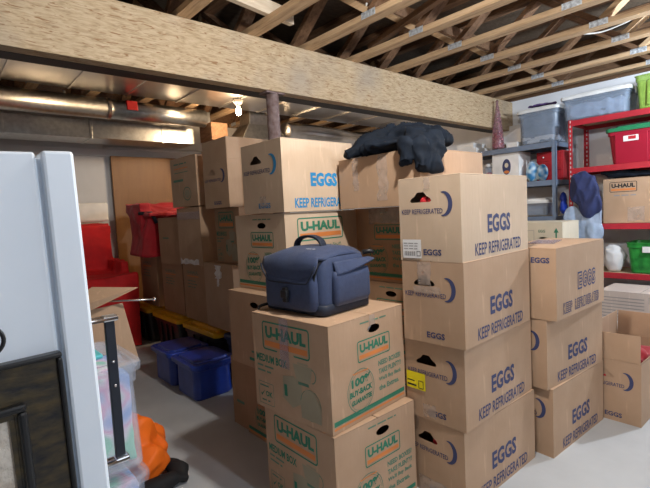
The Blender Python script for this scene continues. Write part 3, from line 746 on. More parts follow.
# =================================================================== LEFT BACK ROW (on totes)
Tt = 'black storage totes with yellow lids'
tote('storage_tote', 'black tote with a yellow lid, farthest of the three in the back row', 1.80, 4.78, 0, .50, .60, .36, 'plastic_black', 'plastic_yellow', group=Tt, ribs=2, taper=.86)
tote('storage_tote', 'black tote with a yellow lid, middle of the three in the back row', 1.80, 4.06, 0, .50, .60, .36, 'plastic_black', 'plastic_yellow', group=Tt, ribs=2, taper=.86)
tote('storage_tote', 'black tote with a yellow lid, nearest of the three, behind the blue totes', 1.80, 3.37, 0, .50, .60, .36, 'plastic_black', 'plastic_yellow', group=Tt, ribs=2, taper=.86)
tote('storage_tote', 'dark blue bin half hidden between the blue totes and the centre stack', 1.715, 2.86, 0, .27, .30, .37, 'plastic_navy', 'plastic_navy', taper=.88)
lp = lambda t: (lambda L,H: small_print(Print().text(t, L*.18, H*.84, L*.5, H*.06, 'ink_green_soft', bold=.02).rect(L*.18, H*.79, L*.68, H*.81, 'ink_orange'), L*.18, H*.70, L*.5, H*.03, 3, 'ink_green_soft'))
rb = 'boxes stacked on the black totes'
zt = .364
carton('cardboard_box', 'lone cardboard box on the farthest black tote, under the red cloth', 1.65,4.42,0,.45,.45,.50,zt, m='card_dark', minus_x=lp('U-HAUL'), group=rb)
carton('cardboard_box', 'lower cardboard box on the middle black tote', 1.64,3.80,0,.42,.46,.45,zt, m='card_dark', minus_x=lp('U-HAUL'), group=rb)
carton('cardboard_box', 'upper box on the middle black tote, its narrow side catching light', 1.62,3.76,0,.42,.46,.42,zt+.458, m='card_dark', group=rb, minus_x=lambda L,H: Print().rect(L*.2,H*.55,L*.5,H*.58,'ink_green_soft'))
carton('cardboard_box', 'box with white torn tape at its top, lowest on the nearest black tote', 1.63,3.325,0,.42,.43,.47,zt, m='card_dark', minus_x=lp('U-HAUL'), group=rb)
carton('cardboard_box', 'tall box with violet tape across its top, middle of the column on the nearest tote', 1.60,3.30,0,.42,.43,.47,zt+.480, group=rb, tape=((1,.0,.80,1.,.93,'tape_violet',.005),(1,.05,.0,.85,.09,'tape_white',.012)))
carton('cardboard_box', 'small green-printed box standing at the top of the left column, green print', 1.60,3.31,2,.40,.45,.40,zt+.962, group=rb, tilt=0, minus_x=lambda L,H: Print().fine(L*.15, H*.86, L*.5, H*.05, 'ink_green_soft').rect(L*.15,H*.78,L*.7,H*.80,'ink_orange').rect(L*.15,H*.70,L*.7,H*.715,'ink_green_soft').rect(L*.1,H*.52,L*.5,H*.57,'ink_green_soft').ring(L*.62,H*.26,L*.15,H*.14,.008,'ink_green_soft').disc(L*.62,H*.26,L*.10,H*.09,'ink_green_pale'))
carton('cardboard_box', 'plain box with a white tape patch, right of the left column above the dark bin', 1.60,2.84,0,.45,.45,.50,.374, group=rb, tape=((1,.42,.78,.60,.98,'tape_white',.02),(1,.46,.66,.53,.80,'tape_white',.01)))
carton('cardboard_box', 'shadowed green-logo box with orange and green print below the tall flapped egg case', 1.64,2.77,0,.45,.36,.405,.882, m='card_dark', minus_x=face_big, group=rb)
carton('egg_case', 'egg case with its top flaps folded up, tallest at the back left', 1.60,2.82,0,.44,.37,.34,1.294, minus_x=lambda L,H: face_egg_end(L,H), hole_x=hole_egg, group=Eg, open_top=(('x',0,.155),('y',0,.155),('Y',12,.1),('X',10,.1)), m='card')
o = boxobj('electronic_gadget', (-.08,-.05,0,.08,.05,.16), 'black_metal', bevel=.006); o.location = (1.70,3.24,1.30); o.rotation_euler = (0,0,.0); tag(o, 'small dark device wedged between the left columns of boxes', 'device')
bpy.data.objects.remove(o)

# blue totes
Bt = 'blue translucent totes on the floor'
tote('storage_tote', 'blue plastic tote on the floor, nearer of the two', 1.375, 2.94, 0, .32, .37, .265, 'plastic_blue', 'plastic_blue', group=Bt, taper=.88, rim=.02, lid_h=.02, r=.05)
tote('storage_tote', 'blue plastic tote on the floor, farther of the two', 1.375, 3.34, 0, .32, .37, .265, 'plastic_blue', 'plastic_blue', group=Bt, taper=.88, rim=.02, lid_h=.02, r=.05)

# red covered chairs
o = crumple('covered_armchair', [('b',(1.26,5.20,.62),(.20,.07,.60),Matrix.Rotation(.06,4,'X')), ('b',(1.24,4.80,.36),(.25,.30,.36)), ('b',(1.44,4.90,.42),(.05,.20,.42))],
            'red_cloth', voxel=.02, amp=.022, freq=4.5, seed=2, dirw=(1,1,.25), floor=.001); tag(o, 'tall armchair fully covered by a bright red cloth in the far left corner', 'armchair')
o = boxobj('cushion', (-.16,-.035,0,.16,.035,.20), 'cushion_fabric', bevel=.02); o.location = (1.30,5.20,1.245); tag(o, 'cream rectangular cushion standing on top of the red covered armchair', 'cushion')
o = crumple('red_cloth_cover', [('b',(1.78,4.60,1.30),(.28,.18,.05),Matrix.Rotation(.0,4,'Y')@Matrix.Rotation(.35,4,'X')), ('b',(1.62,4.50,1.06),(.10,.17,.20),Matrix.Rotation(.25,4,'Y')), ('b',(1.58,4.55,1.20),(.06,.15,.20)), ('b',(1.80,4.38,1.285),(.26,.14,.022)), ('b',(1.78,4.64,1.0),(.22,.16,.14))],
            'crimson_cloth', voxel=.016, amp=.016, freq=6, seed=5, floor=.873); tag(o, 'dark red cloth cover bundled on top of the boxes in front of the plywood', 'cloth')
bm = bmesh.new(); tube(bm, [(1.52,4.42,1.30),(1.60,4.32,1.30),(1.64,4.30,1.20)], .018, 10); obj('strut', bm, 'black_metal', o, smooth=True)

# =================================================================== JACKET + CAMERA BAG
zk = 1.236+.255+.005
o = crumple('jacket', [('e',(1.86,1.50,zk+.04),(.24,.20,.045),.3), ('e',(1.93,1.48,zk+.10),(.13,.13,.07)), ('e',(1.98,1.42,zk+.08),(.16,.11,.06)), ('t',[(1.90,1.55,zk+.13),(1.75,1.62,zk+.07),(1.64,1.68,zk+.02)],[.05,.045,.03]),
                       ('t',[(1.88,1.40,zk+.08),(1.76,1.33,zk+.045),(1.655,1.30,zk+.0),(1.635,1.29,zk-.07)],[.06,.05,.035,.03]), ('t',[(1.86,1.30,zk+.06),(1.78,1.225,zk+.02),(1.74,1.205,zk-.05),(1.73,1.20,zk-.11)],[.05,.045,.04,.035]),
                       ('t',[(1.82,1.36,zk+.06),(1.72,1.26,zk+.02),(1.67,1.22,zk-.05),(1.66,1.215,zk-.10)],[.05,.05,.035,.03])],
            'jacket', voxel=.0075, amp=.026, freq=11, seed=1); tag(o, 'dark blue-black jacket bundled on the plain box, one sleeve hanging over its corner', 'jacket')

def camera_bag():
    r = thing('camera_bag', 'dark blue camera bag with a top handle standing on the green-logo box', 'bag', (1.238,1.478,.819), math.radians(5)); r.scale = (.98, 1.05, 1.10)
    hx, hy = .148, .165
    def soft(o, lv=1):
        s = o.modifiers.new('sub', 'SUBSURF'); s.levels = lv; s.render_levels = lv
    bm = bmesh.new()
    loft(bm, [(.004,hx*.93,hy*.95,.03),(.012,hx*.97,hy*.98,.03),(.05,hx,hy,.03),(.13,hx,hy,.035),(.185,hx*.97,hy*.98,.04),(.205,hx*.93,hy*.95,.045),(.218,hx*.80,hy*.85,.05),(.226,hx*.5,hy*.55,.05)], seg=6)
    for v in bm.verts:
        v.co += Vector((noise.noise(v.co*14), noise.noise(v.co*14+Vector((3,0,0))), 0))*.006
    obj('body', bm, 'bag_blue', r, smooth=True)
    bm = bmesh.new(); loft(bm, [(0,hx*.95,hy*.97,.03),(.004,hx+.006,hy+.006,.034),(.036,hx+.007,hy+.007,.036),(.040,hx+.001,hy+.001,.034)], seg=6); obj('base_band', bm, 'bag_dark', r, smooth=True)
    # top lid with curved flap falling over the -x front
    bm = bmesh.new(); n = 18; W2 = hy*.94; rows = []
    path = [(hx*.75,.226),(hx*.3,.234),(-hx*.25,.234),(-hx*.75,.224),(-hx-.008,.205),(-hx-.018,.182),(-hx-.021,.160),(-hx-.021,.138),(-hx-.020,.118)]
    for k, (px, pz) in enumerate(path):
        row = []
        for j in range(n+1):
            q = -1+2*j/n; w = W2 if k < 6 else W2*(1-.12*(k-5)**1.5/1.5)
            cz = 0 if k > 3 else -.028*abs(q)**4
            row.append(bm.verts.new((px+.006*abs(q)**3*(1 if k > 3 else 0), q*w, pz+cz + (.004*math.sin(q*7+k) if k > 3 else 0))))
        rows.append(row)
    for A, B in zip(rows, rows[1:]):
        for j in range(n): bm.faces.new((A[j], A[j+1], B[j+1], B[j]))
    o = obj('flap', bm, 'bag_blue', r, smooth=True); s = o.modifiers.new('so', 'SOLIDIFY'); s.thickness = .008; s.offset = 1
    bm = bmesh.new(); last = rows and [tuple(v) for v in []]
    pts = []
    for k in (5,6,7,8): 
        w = W2*(1-.10*(k-5)**1.35/1.5); pts.append((path[k][0]-.008, -w, path[k][1]))
    w = W2*(1-.10*(3)**1.35/1.5)
    pts += [(path[8][0]-.010, q*w, path[8][1]-.002) for q in (-.7,-.35,0,.35,.7)]
    for k in (8,7,6,5): 
        w = W2*(1-.10*(k-5)**1.35/1.5); pts.append((path[k][0]-.008, w, path[k][1]))
    tube(bm, pts, .0035, 8); obj('flap_piping', bm, 'bag_dark', r, smooth=True)
    # front pocket block (rounded), right of flap
    bm = bmesh.new(); M = Matrix.Translation((-hx-.012, 0, .1))
    loft(bm, [(.018,.022,hy*.80,.02,-hx-.002,0),(.03,.026,hy*.86,.024,-hx-.004,0),(.12,.026,hy*.86,.024,-hx-.004,0),(.165,.020,hy*.80,.02,-hx,0),(.175,.010,hy*.6,.01,-hx,0)], seg=5)
    obj('front_pocket', bm, 'bag_blue', r, smooth=True)
    # zip arcs on both edges of the front
    for sy in (-1, 1):
        bm = bmesh.new(); pts = [(-hx*.98-.012, sy*hy*.78, .03), (-hx-.014, sy*hy*.80, .08), (-hx-.012, sy*hy*.82, .14), (-hx*.96, sy*hy*.86, .185), (-hx*.80, sy*hy*.90, .204)]
        tube(bm, pts, .006, 8); obj('zip', bm, 'bag_black', r, smooth=True)
    # side pocket with lifted wing flap on the -y side
    bm = bmesh.new(); loft(bm, [(.03,hx*.70,.012,.012,.02,-hy-.002),(.05,hx*.76,.020,.018,.02,-hy-.004),(.13,hx*.76,.020,.018,.02,-hy-.004),(.155,hx*.74,.014,.012,.02,-hy-.004)], seg=5)
    obj('side_pocket', bm, 'bag_blue', r, smooth=True)
    bm = bmesh.new(); rows = []
    for k in range(7):
        q = k/6; rows.append([bm.verts.new((-hx*.55+hx*1.55*j/8, -hy-.004-.020*q*(1+.4*j/8), .190-.028*q+.022*(j/8)**2*q - .02*(1-j/8)*q)) for j in range(9)])
    for A, B in zip(rows, rows[1:]):
        for j in range(8): bm.faces.new((A[j], A[j+1], B[j+1], B[j]))
    o = obj('side_flap', bm, 'bag_blue', r, smooth=True); s = o.modifiers.new('so', 'SOLIDIFY'); s.thickness = .006
    # back wing seen at right
    bm = bmesh.new(); pts = [(hx*.9,-hy*.9,.205),(hx+.02,-hy-.004,.208),(hx+.025,-hy-.012,.200)]; tube(bm, pts, [.010,.009,.006], 8); obj('strap_lug', bm, 'bag_black', r, smooth=True)
    # handle
    bm = bmesh.new(); n = 18; pr_ = []
    for k in range(n+1):
        a = PI*k/n; pr_.append((-.01, .02+.078*math.cos(a), .226+.052*math.sin(a)**.7))
    for k, p in enumerate(pr_): pass
    rings = []
    for k, p in enumerate(pr_):
        a = PI*k/n; nrm = Vector((0, math.cos(a), math.sin(a))); wv = Vector((.018, 0, 0)); th = nrm*.005
        c = Vector(p); rings.append([bm.verts.new(c+wv+th), bm.verts.new(c-wv+th), bm.verts.new(c-wv-th), bm.verts.new(c+wv-th)])
    for A, B in zip(rings, rings[1:]):
        for k in range(4): bm.faces.new((A[k], A[(k+1)%4], B[(k+1)%4], B[k]))
    bm.faces.new(rings[0]); bm.faces.new(rings[-1][::-1])
    obj('handle', bm, 'bag_dark', r, smooth=False, bevel=.003)
    # buckle
    bm = bmesh.new(); box(bm, -hx-.046, -.012, .045, -hx-.032, .012, .100); obj('strap', bm, 'bag_black', r, bevel=.002)
    bm = bmesh.new(); box(bm, -hx-.052, -.018, .062, -hx-.034, .018, .090); obj('buckle', bm, 'bag_black', r, bevel=.004)
    # small embroidered line
    P = Print(); P.fine(-.03, 0, .05, .0065, 'ink_grey')
    bm = bmesh.new()
    for vs, fs, mm, ly in P.items:
        vv = [bm.verts.new((-.055, -u-.07, .2405)) for u, v in vs]
        for w_, (u, v) in zip(vv, vs): w_.co = Vector((-hx*.62-v*1.0, -u-.07, .2365-v*.25))
        for q in fs: bm.faces.new([vv[i] for i in q])
    obj('embroidery', bm, 'paper', r)
    bm = bmesh.new(); tube(bm, [(-hx-.004,hy*.9,.02),(-hx-.02,hy+.01,.012),(-hx-.035,hy+.012,.008),(-hx-.045,hy,.006)], .006, 8); obj('strap_end', bm, 'bag_black', r, smooth=True)
    return r
camera_bag()

# =================================================================== LEFT FOREGROUND
mt = thing('fireplace_mantel', 'white fireplace surround with a bronze insert frame at the left foreground', 'fireplace mantel', (-.434,.80,-.0), rot=(0,math.radians(-1.1),0))
bm = bmesh.new(); box(bm, -.55, .0, 0, .588, .26, 1.327); obj('front_panel', bm, 'white_enamel', mt, bevel=.004)
bm = bmesh.new(); box(bm, .596, -.004, 0, .640, .26, 1.329); obj('pilaster', bm, 'white_enamel', mt, bevel=.005)
bm = bmesh.new(); box(bm, .574, .014, 0, .600, .25, 1.318); obj('groove', bm, 'white_enamel', mt)
ZF = 1.020
def frame_part(name, x1, z1, w, y0, y1, m, bev):
    bm = bmesh.new(); x0 = -.55
    box(bm, x0, y0, z1-w, x1, y1, z1); box(bm, x1-w, y0, .12, x1, y1, z1-w); box(bm, x0, y0, .12, x0+w, y1, z1-w)
    return obj(name, bm, m, mt, bevel=bev)
frame_part('outer_moulding', .590, ZF, .008, -.020, .002, 'black_moulding', .003)
frame_part('bronze_frame', .582, ZF-.007, .060, -.013, .002, 'bronze', 0)
frame_part('inner_moulding', .537, ZF-.063, .012, -.022, .002, 'black_moulding', .004)
frame_part('inner_frame', .525, ZF-.075, .010, -.010, .002, 'bronze', 0)
bm = bmesh.new(); box(bm, -.55, -.004, .12, .517, .004, ZF-.083); obj('stone_insert', bm, 'stone', mt)
bm = bmesh.new(); n = 28
ring_c = Vector((.499, -.020, 1.058)); R0, r0 = .021, .003
rings = []
for k in range(n):
    a = 2*PI*k/n; c = ring_c + Vector((math.cos(a)*R0, 0, math.sin(a)*R0)); e = Vector((math.cos(a), 0, math.sin(a)))
    rings.append([bm.verts.new(c + e*r0*math.cos(2*PI*j/8) + Vector((0,1,0))*r0*math.sin(2*PI*j/8)) for j in range(8)])
for k in range(n):
    A, B = rings[k], rings[(k+1)%n]
    for j in range(8): bm.faces.new((A[j], A[(j+1)%8], B[(j+1)%8], B[j]))
obj('pull_ring', bm, 'black_moulding', mt, smooth=True)
bm = bmesh.new(); bmesh.ops.create_uvsphere(bm, u_segments=12, v_segments=8, radius=.007, matrix=Matrix.Translation((.499,-.012,1.081))); obj('ring_knob', bm, 'black_moulding', mt, smooth=True)

# plastic bins behind the mantel
tote('clear_bin', 'lower translucent plastic bin with pastel contents behind the mantel', .305, 1.70, 0, .37, .34, .395, 'milky_plastic', 'milky_plastic', taper=.98, r=.03, handles=False, content=[('pastel_fill', .90, .90, .33, .008)], group='translucent bins behind the mantel')
tote('clear_bin', 'upper translucent plastic bin with pink contents and a cyan lid behind the mantel', .305, 1.70, .397, .37, .34, .385, 'milky_plastic', 'milky_plastic', taper=.97, r=.03, handles=False, content=[('pastel_fill', .90, .90, .30, .008)], group='translucent bins behind the mantel')
o = boxobj('plastic_tray', (-.12,-.09,0,.10,.09,.015), 'cyan_plastic', bevel=.006); o.location = (.29,1.66,.784); tag(o, 'cyan plastic tray lying on the upper translucent bin', 'tray')
# black and chrome rack
rk = thing('folding_rack', 'black flat-bar rack with chrome rails standing beside the mantel', 'rack', (.36,1.36,0))
bm = bmesh.new(); box(bm, -.013,-.008,.537,.013,.008,.955); obj('upright', bm, 'black_metal', rk, bevel=.002)
bm = bmesh.new(); box(bm, -.316,-.008,.537,-.284,.008,.955); obj('upright', bm, 'black_metal', rk, bevel=.002)
for zz in (.541, .955):
    bm = bmesh.new(); tube(bm, [(-.33,-.012,zz),(.02,-.012,zz)], .007, 10); tube(bm, [(-.33,.012,zz),(.02,.012,zz)], .007, 10); obj('rail', bm, 'chrome', rk, smooth=True)
    bm = bmesh.new(); box(bm, -.018,-.018,zz-.008,.022,.018,zz+.008); obj('bracket', bm, 'chrome', rk, bevel=.004)
for zz in (.76,.83):
    bm = bmesh.new(); bmesh.ops.create_uvsphere(bm, u_segments=10, v_segments=6, radius=.005, matrix=Matrix.Translation((0,-.009,zz))); obj('screw', bm, 'chrome', rk, smooth=True)
o = boxobj('wooden_crate', (-.16,-.10,0,.12,.10,.520), 'card_dark', bevel=.004); o.location = (.10,1.36,0); tag(o, 'brown crate hidden behind the mantel carrying the black and chrome rack', 'crate')
# open carton with hanging flap
cb = carton('cardboard_box', 'tall open cardboard box behind the translucent bins, one flap hanging out', .12,2.02,0,.33,.36,.86,0, m='card', group=None,
       open_top=(('Y',20,.10),('x',20,.15)), bulge=.002)
def quad_slab(name, pts, t, m, parent):
    P_ = [Vector(p) for p in pts]; n = (P_[1]-P_[0]).cross(P_[2]-P_[0]).normalized()*t; bm = bmesh.new()
    a = [bm.verts.new(p) for p in P_]; b = [bm.verts.new(p+n) for p in P_]; k = len(P_)
    bm.faces.new(a); bm.faces.new(b[::-1])
    for i in range(k): bm.faces.new((a[i], b[i], b[(i+1)%k], a[(i+1)%k]))
    o = obj(name, bm, m, parent, bevel=.001, seg=1)
    bpy.context.view_layer.update(); o.matrix_parent_inverse = parent.matrix_world.inverted(); return o
quad_slab('flap', [(.44,2.03,.868),(.585,1.985,.885),(.618,1.935,.635),(.44,2.0,.60)], .004, 'card', cb)
quad_slab('flap', [(.30,2.03,.865),(.45,2.0,.868),(.640,1.94,.948),(.50,2.10,.955)], .004, 'card', cb)
bm = bmesh.new(); tube(bm, [(.50,2.02,.90),(.685,1.90,.893)], .004, 8); bmesh.ops.create_uvsphere(bm, u_segments=10, v_segments=6, radius=.009, matrix=Matrix.Translation((.688,1.898,.893))); o = obj('thin_rod', bm, 'chrome', smooth=True); tag(o, 'thin pale rod with a round tip poking out of the open box', 'rod')
# orange jacket and black bag
o = crumple('orange_jacket', [('e',(.65,2.20,.17),(.09,.12,.15),.2), ('e',(.61,2.24,.22),(.07,.09,.12)), ('e',(.66,2.12,.11),(.10,.12,.09)), ('e',(.72,2.22,.11),(.08,.09,.11))], 'orange_cloth', amp=.022, freq=8, seed=4, voxel=.008, floor=.02); tag(o, 'crumpled bright orange jacket on the floor right of the translucent bins', 'jacket')
o = crumple('black_bag', [('e',(.79,2.06,.035),(.045,.11,.042)), ('e',(.68,1.98,.035),(.10,.05,.045))], 'black_cloth', amp=.012, freq=9, seed=6, floor=.001); tag(o, 'black cloth bag on the floor under the orange jacket', 'bag')

# =================================================================== SHELVES
def shelving(name, label, y0, y1, x0, x1, levels, ztop, m, slots):
    r = thing(name, label, 'shelving unit', (0,0,0))
    w = .038
    for (px, sx) in ((x0, 1), (x1, -1)):
        for (py, sy) in ((y0, 1), (y1, -1)):
            bm = bmesh.new()
            box(bm, min(px,px+sx*.003), min(py,py+sy*w), 0, max(px,px+sx*.003), max(py,py+sy*w), ztop)
            box(bm, min(px,px+sx*w), min(py,py+sy*.003), 0, max(px,px+sx*w), max(py,py+sy*.003), ztop)
            if slots:
                zz = .05
                while zz < ztop-.03:
                    xx = px - .001 if sx > 0 else px-.004
                    box(bm, xx, py+sy*.019-.005, zz, xx+.002, py+sy*.019+.005, zz+.022, mi=1); zz += .045
            obj('upright', bm, (m, 'plate'), r)
    for z in levels:
        for xx in (x0+.003, x1-.018):
            bm = bmesh.new(); box(bm, xx, y0+.004, z-.056, xx+.015, y1-.004, z); obj('shelf_beam', bm, m, r, bevel=.002)
        for yy in (y0+.004, y1-.019):
            bm = bmesh.new(); box(bm, x0+.02, yy, z-.048, x1-.02, yy+.015, z); obj('shelf_beam', bm, m, r, bevel=.002)
        bm = bmesh.new(); box(bm, x0+.019, y0+.020, z-.016, x1-.019, y1-.020, z-.002); obj('shelf_board', bm, 'shelf_board', r)
    return r
shelving('metal_shelving', 'blue-grey metal shelving unit along the right wall', 1.91, 3.13, 4.90, 5.36, (.20,.65,1.06,1.44,1.835), 1.84, 'shelf_blue', False)
shelving('metal_shelving', 'red metal shelving unit at the right edge beside the blue-grey one', .55, 1.785, 4.90, 5.36, (.14,.50,.975,1.535,2.01), 2.015, 'shelf_red', True)

# blue unit, top
tote('clear_bin', 'tall clear bin with a white lid on the blue-grey shelving top', 5.12, 2.115, 1.837, .36, .44, .39, 'clear_plastic', 'plastic_white', taper=.86, r=.05, handles=False, content=[('dark_fill', .92, .92, .30, .012),('cloth_white', .95, .95, .07, .01)])
o = crumple('snowflake_garland', [('e',(5.03,2.12,2.245),(.04,.13,.02)),('e',(5.08,2.02,2.25),(.05,.06,.02))], 'ink_violet', amp=.012, freq=20, seed=8, voxel=.008, floor=2.245); tag(o, 'violet tinsel garland lying on the tall clear bin', 'garland')
tr = thing('gift_bottle', 'tall cone-shaped bottle wrapped in cellophane with red fill on the shelf top', 'bottle', (4.93, 2.545, 1.842))
bm = bmesh.new(); lathe(bm, [(.055,0),(.06,.02),(.05,.16),(.045,.18)], 20); obj('red_base', bm, 'glass_red', tr, smooth=True)
bm = bmesh.new(); lathe(bm, [(.066,0),(.068,.03),(.055,.2),(.03,.38),(.012,.5),(.022,.53),(.004,.55)], 12)
for v in bm.verts: v.co += Vector((noise.noise(v.co*30), noise.noise(v.co*30+Vector((4,0,0))), 0))*.012
obj('wrapping', bm, 'cellophane', tr)
wb = [(5.10,2.405,1.842,.26,.125,.055,0,'flat white box lying under the slanted white foam on the shelf top'),
      (5.05,2.93,1.837,.30,.26,.055,0,'lower flat white box at the left end of the shelf top'),
      (5.05,2.95,1.893,.28,.22,.06,0,'upper flat white box at the left end of the shelf top')]
for x,y,z,l,w,h,a,lb in wb:
    r = thing('white_box', lb, 'box', (x,y,z), a, 'white boxes on the shelving top')
    bm = bmesh.new(); box(bm, -l/2,-w/2,0,l/2,w/2,h*.6); obj('tray', bm, 'paper', r, bevel=.003)
    bm = bmesh.new(); box(bm, -l/2-.003,-w/2-.003,h*.45,l/2+.003,w/2+.003,h); obj('lid', bm, 'paper', r, bevel=.003)
bm = bmesh.new(); vs = [bm.verts.new(p) for p in ((-.1,-.15,0),(-.1,.14,0),(-.1,-.15,.18),(-.1,.10,.06),(.1,-.15,0),(.1,.14,0),(.1,-.15,.18),(.1,.10,.06))]
for f in ((0,1,3,2),(4,6,7,5),(0,2,6,4),(1,5,7,3),(2,3,7,6),(0,4,5,1)): bm.faces.new([vs[i] for i in f])
o = obj('foam_wedge', bm, 'paper', bevel=.004); o.location = (5.16,2.49,1.899); tag(o, 'white foam wedge left of the tall clear bin', 'foam block')
o = boxobj('white_board', (-.01,-.32,0,.01,.32,.30), 'paper'); o.location = (5.33,2.46,1.837); tag(o, 'pale board standing at the back of the shelving top', 'board')
# blue unit, second level
jr = thing('candy_jar', 'clear jar with red and white candy beside the emblem box', 'jar', (5.0,2.70,1.442))
bm = bmesh.new(); lathe(bm, [(.05,0),(.06,.02),(.062,.16),(.05,.2),(.04,.21)], 20); obj('glass', bm, 'clear_plastic', jr, smooth=True)
o = crumple('candy', [('e',(0,0,.08),(.048,.048,.072))], 'red_print', jr, voxel=.008, amp=.008, freq=30)
bm = bmesh.new(); lathe(bm, [(.044,.21),(.046,.24),(.03,.25)], 20); obj('lid', bm, 'plastic_white', jr, smooth=True)
o = carton('white_carton', 'white box with a round dark emblem on the second blue-grey shelf', 4.95,2.32,0,.30,.31,.34,1.442, m='paper', group=None, minus_x=lambda L,H: Print().disc(L*.55,H*.55,L*.16,H*.26,'ink_navy').disc(L*.55,H*.60,L*.07,H*.08,'card_cream',2).disc(L*.55,H*.38,L*.10,H*.05,'ink_orange',2))
o = crumple('snowflake_bag', [('e',(5.03,2.20,1.55),(.07,.075,.12)),('e',(5.03,2.10,1.53),(.07,.06,.10))], 'snowflake', amp=.01, freq=9, seed=9, floor=1.446); tag(o, 'blue fabric bag with white snowflake dots on the second shelf', 'bag')
cr = thing('drawer_chest', 'small dark red chest with pale knobs at the right of the second shelf', 'chest', (5.25,2.08,1.442))
bm = bmesh.new(); box(bm, -.08,-.14,0,.08,.14,.32); obj('case', bm, 'crimson_cloth', cr, bevel=.004)
for q in range(3):
    bm = bmesh.new(); box(bm, -.088,-.13,.015+.10*q,-.08,.13,.105+.10*q); d = obj('drawer', bm, 'crimson_cloth', cr, bevel=.003)
    for yy in (-.06,.06):
        bm = bmesh.new(); bmesh.ops.create_uvsphere(bm, u_segments=10, v_segments=6, radius=.009, matrix=Matrix.Translation((-.093,yy,.06+.10*q))); obj('knob', bm, 'plastic_white', d, smooth=True)
# blue unit, third level
tote('clear_bin', 'low clear container with a white lid on the third blue-grey shelf', 5.07, 2.16, 1.062, .26, .30, .19, 'clear_plastic', 'plastic_white', taper=.92, r=.02, handles=False, content=[('ink_grey', .8, .8, .08, .015)])
o = crumple('blue_bag', [('e',(5.24,1.965,1.15),(.055,.035,.085)),('e',(5.24,1.965,1.24),(.04,.03,.07))], 'royal_cloth', amp=.01, freq=12, seed=10, floor=1.064); tag(o, 'bright blue plastic bag behind the right upright of the blue-grey unit', 'bag')
# crates in front of the blue unit
carton('cardboard_box', 'plain box on the floor in front of the blue-grey unit, under the arrow-marked box', 4.38,1.66,0,.40,.55,.40,0, group='boxes before the shelving')
carton('cardboard_box', 'plain box in the middle of the pile in front of the blue-grey unit', 4.38,1.66,0,.40,.55,.375,.41, group='boxes before the shelving')
carton('cardboard_box', 'cream box with a green arrow in front of the blue-grey unit', 4.38,1.655,0,.40,.52,.225,.792, m='card_cream', group='boxes before the shelving', hole_x=lambda L,H: [(L*.66+.035*math.cos(2*PI*k/12),H*.35+.010*math.sin(2*PI*k/12)) for k in range(12)],
       minus_x=lambda L,H: Print().frame(L*.36,H*.2,L*.50,H*.68,.003,.002,'ink_grey').text('EGG', L*.58,H*.58,L*.12,H*.12,'ink_green_soft',bold=.03).rect(L*.88,H*.15,L*.905,H*.6,'ink_green').poly([(L*.85,H*.58),(L*.935,H*.58),(L*.8925,H*.78)],'ink_green'))
# red unit
tote('clear_bin', 'wide shallow clear bin with a pale lid on top of the red shelving', 5.10, 1.56, 2.012, .36, .60, .26, 'clear_plastic', 'plastic_white', taper=.90, r=.03, handles=False, latch='plastic_white', content=[('sky_cloth', .9, .85, .14, .02),('dark_fill', .8, .5, .16, .02)])
tote('lime_bin', 'open lime green bin on top of the red shelving at the right edge', 5.10, 1.04, 2.012, .36, .38, .30, 'plastic_lime', None, taper=.85, r=.03, handles=False, ribs=4)
rt = tote('storage_tote', 'red tote with a green lid on the second red shelf', 5.09, 1.14, 1.537, .36, .63, .35, 'plastic_red', 'plastic_green', taper=.86, r=.04, handles=False)
bm = bmesh.new(); box(bm, -.172,.05,.20,-.166,.17,.26); o = obj('label_sticker', bm, 'paper', rt, bevel=.001); o.location.x = -.010; o['label'] = 'white label on the red tote'
bm = bmesh.new(); box(bm, -.176,.07,.215,-.172,.13,.245); o = obj('label_print', bm, 'red_print', rt); o.location.x = -.007
bm = bmesh.new(); box(bm, -.16,-.02,.01,-.152,.24,.285, Matrix.Rotation(-.07,4,'Y')); o = obj('raised_panel', bm, 'plastic_red', rt, bevel=.004); o.location.x = -.004
carton('cardboard_box', 'worn logo-printed box on the third red shelf', 4.95,1.04,0,.36,.45,.42,.977, group=None, m='card', minus_x=lambda L,H: (lambda P: (uhaul_logo(P, L*.12,H*.70,L*.62,H*.93,'ink_black'), P.fine(L*.2,H*.6,L*.4,H*.05,'ink_grey'), P)[2])(Print()), tape=((1,.45,.05,.75,.35,'tape_clear',.012),))
o = crumple('folded_tarp', [('b',(5.08,1.26,1.435),(.13,.20,.022)),('b',(5.06,1.40,1.46),(.12,.12,.018))], 'jacket', amp=.010, freq=10, seed=12, floor=1.404); tag(o, 'dark folded tarp lying on the worn logo-printed box', 'tarp')
o = crumple('blue_coat', [('e',(4.835,1.63,1.31),(.045,.14,.17)),('e',(4.83,1.57,1.18),(.045,.12,.14)),('e',(4.86,1.66,1.42),(.05,.09,.08))], 'navy_cloth', amp=.018, freq=8, seed=13, dirw=(1,1.5,.5), voxel=.010); tag(o, 'navy blue coat hanging over the front of the red shelving', 'coat')
o = crumple('light_blue_jeans', [('b',(4.855,1.63,.97),(.026,.15,.14)),('e',(4.845,1.73,1.02),(.03,.085,.15)),('e',(4.845,1.54,.90),(.03,.09,.12))], 'sky_cloth', amp=.016, freq=9, seed=14, dirw=(1,1.6,.5), voxel=.010); tag(o, 'pale blue garment hanging below the navy coat on the red shelving', 'garment')
o = crumple('plastic_bag', [('e',(5.02,1.42,.63),(.10,.10,.14))], 'cloth_white', amp=.02, freq=9, seed=15, floor=.502); tag(o, 'greyish white plastic bag beside the green tote on the fourth red shelf', 'bag')
gt = tote('storage_tote', 'dark green tote with a white label on the fourth red shelf', 5.08, 1.08, .502, .34, .44, .29, 'plastic_forest', None, taper=.84, r=.04, handles=False)
bm = bmesh.new(); box(bm, -.172,-.06,.20,-.166,.08,.255); o = obj('label_sticker', bm, 'paper', gt, bevel=.001); o.location.x = -.006; o['label'] = 'white label on the green tote'
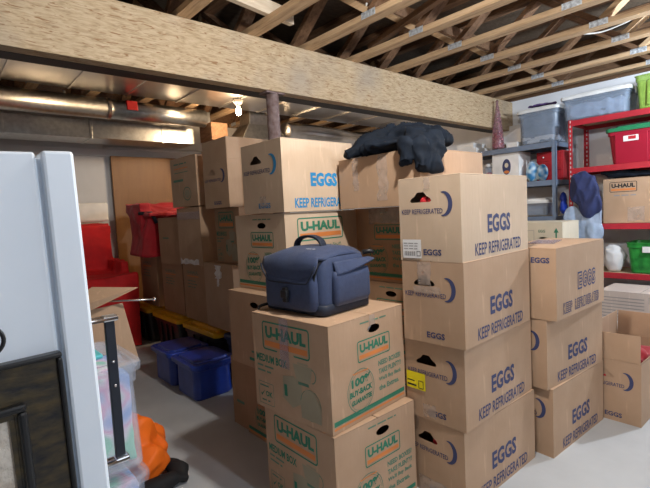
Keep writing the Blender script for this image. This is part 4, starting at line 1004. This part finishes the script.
o = crumple('teal_packages', [('b',(5.05,1.38,.22),(.10,.16,.07)),('b',(5.05,1.05,.24),(.10,.12,.09))], 'sky_cloth', amp=.01, freq=9, seed=16, floor=.144); tag(o, 'bundle of pale blue packages on the lowest red shelf', 'package')
# printed carton
o = carton('white_carton', 'flat white box on the floor under the grey striped box', 4.30,.72,0,.45,.62,.165,0, m='paper', group=None)
carton('cardboard_box', 'grey-striped cardboard box behind the open egg case at the right', 4.33,.74,0,.42,.60,.25,.172, m='card_grey', group=None,
       minus_x=lambda L,H: [P for P in [Print()] for _ in [[P.rect(L*.02,H*(.12+.11*k),L*.55,H*(.155+.11*k),'ink_grey') for k in range(7)] and P.frame(L*.60,H*.15,L*.95,H*.9,.004,.003,'ink_grey') and P]][0])

# =================================================================== LIGHT
def point(x, y, z, w, col, r=.04):
    l = bpy.data.lights.new('lamp', 'POINT'); l.energy = w; l.color = col; l.shadow_soft_size = r
    o = bpy.data.objects.new('lamp', l); COL.objects.link(o); o.location = (x, y, z); return o
def area(x, y, z, rot, sx, sy, w, col):
    l = bpy.data.lights.new('area', 'AREA'); l.shape = 'RECTANGLE'; l.size = sx; l.size_y = sy; l.energy = w; l.color = col
    o = bpy.data.objects.new('area', l); COL.objects.link(o); o.location = (x, y, z); o.rotation_euler = rot; return o
point(2.47, 4.05, 2.22, 24, (1,.70,.42))
point(1.25, .72, 2.22, 60, (1,.96,.90))
point(4.1, .1, 2.22, 100, (.80,.90,1))
point(1.2, -2.0, 2.22, 84, (.80,.89,1))  # added fill from behind the camera, brightens the mantel and near faces
w = bpy.data.worlds.new('world'); SC.world = w; w.use_nodes = True
w.node_tree.nodes['Background'].inputs[0].default_value = (.6,.7,.85,1); w.node_tree.nodes['Background'].inputs[1].default_value = .1

# =================================================================== CAMERA
cam = bpy.data.cameras.new('camera'); co = bpy.data.objects.new('camera', cam); COL.objects.link(co)
cam.sensor_fit = 'HORIZONTAL'; cam.sensor_width = 36; cam.lens = 36*447.755/650; cam.clip_start = .02
yaw, pitch, roll = math.radians(48.735), math.radians(-4.097), math.radians(-2.915)
f = Vector((math.cos(yaw)*math.cos(pitch), math.sin(yaw)*math.cos(pitch), math.sin(pitch)))
r = Vector((math.sin(yaw), -math.cos(yaw), 0)); u = r.cross(f)
r2 = r*math.cos(roll)+u*math.sin(roll); u2 = -r*math.sin(roll)+u*math.cos(roll)
M = Matrix((r2, u2, -f)).transposed().to_4x4(); M.translation = (0,0,1.2253)
co.matrix_world = M
SC.camera = co
SC.view_settings.view_transform = 'Standard'; SC.view_settings.look = 'None'; SC.view_settings.gamma = 1
SC.view_settings.use_curve_mapping = False; SC.view_settings.exposure = 0.6
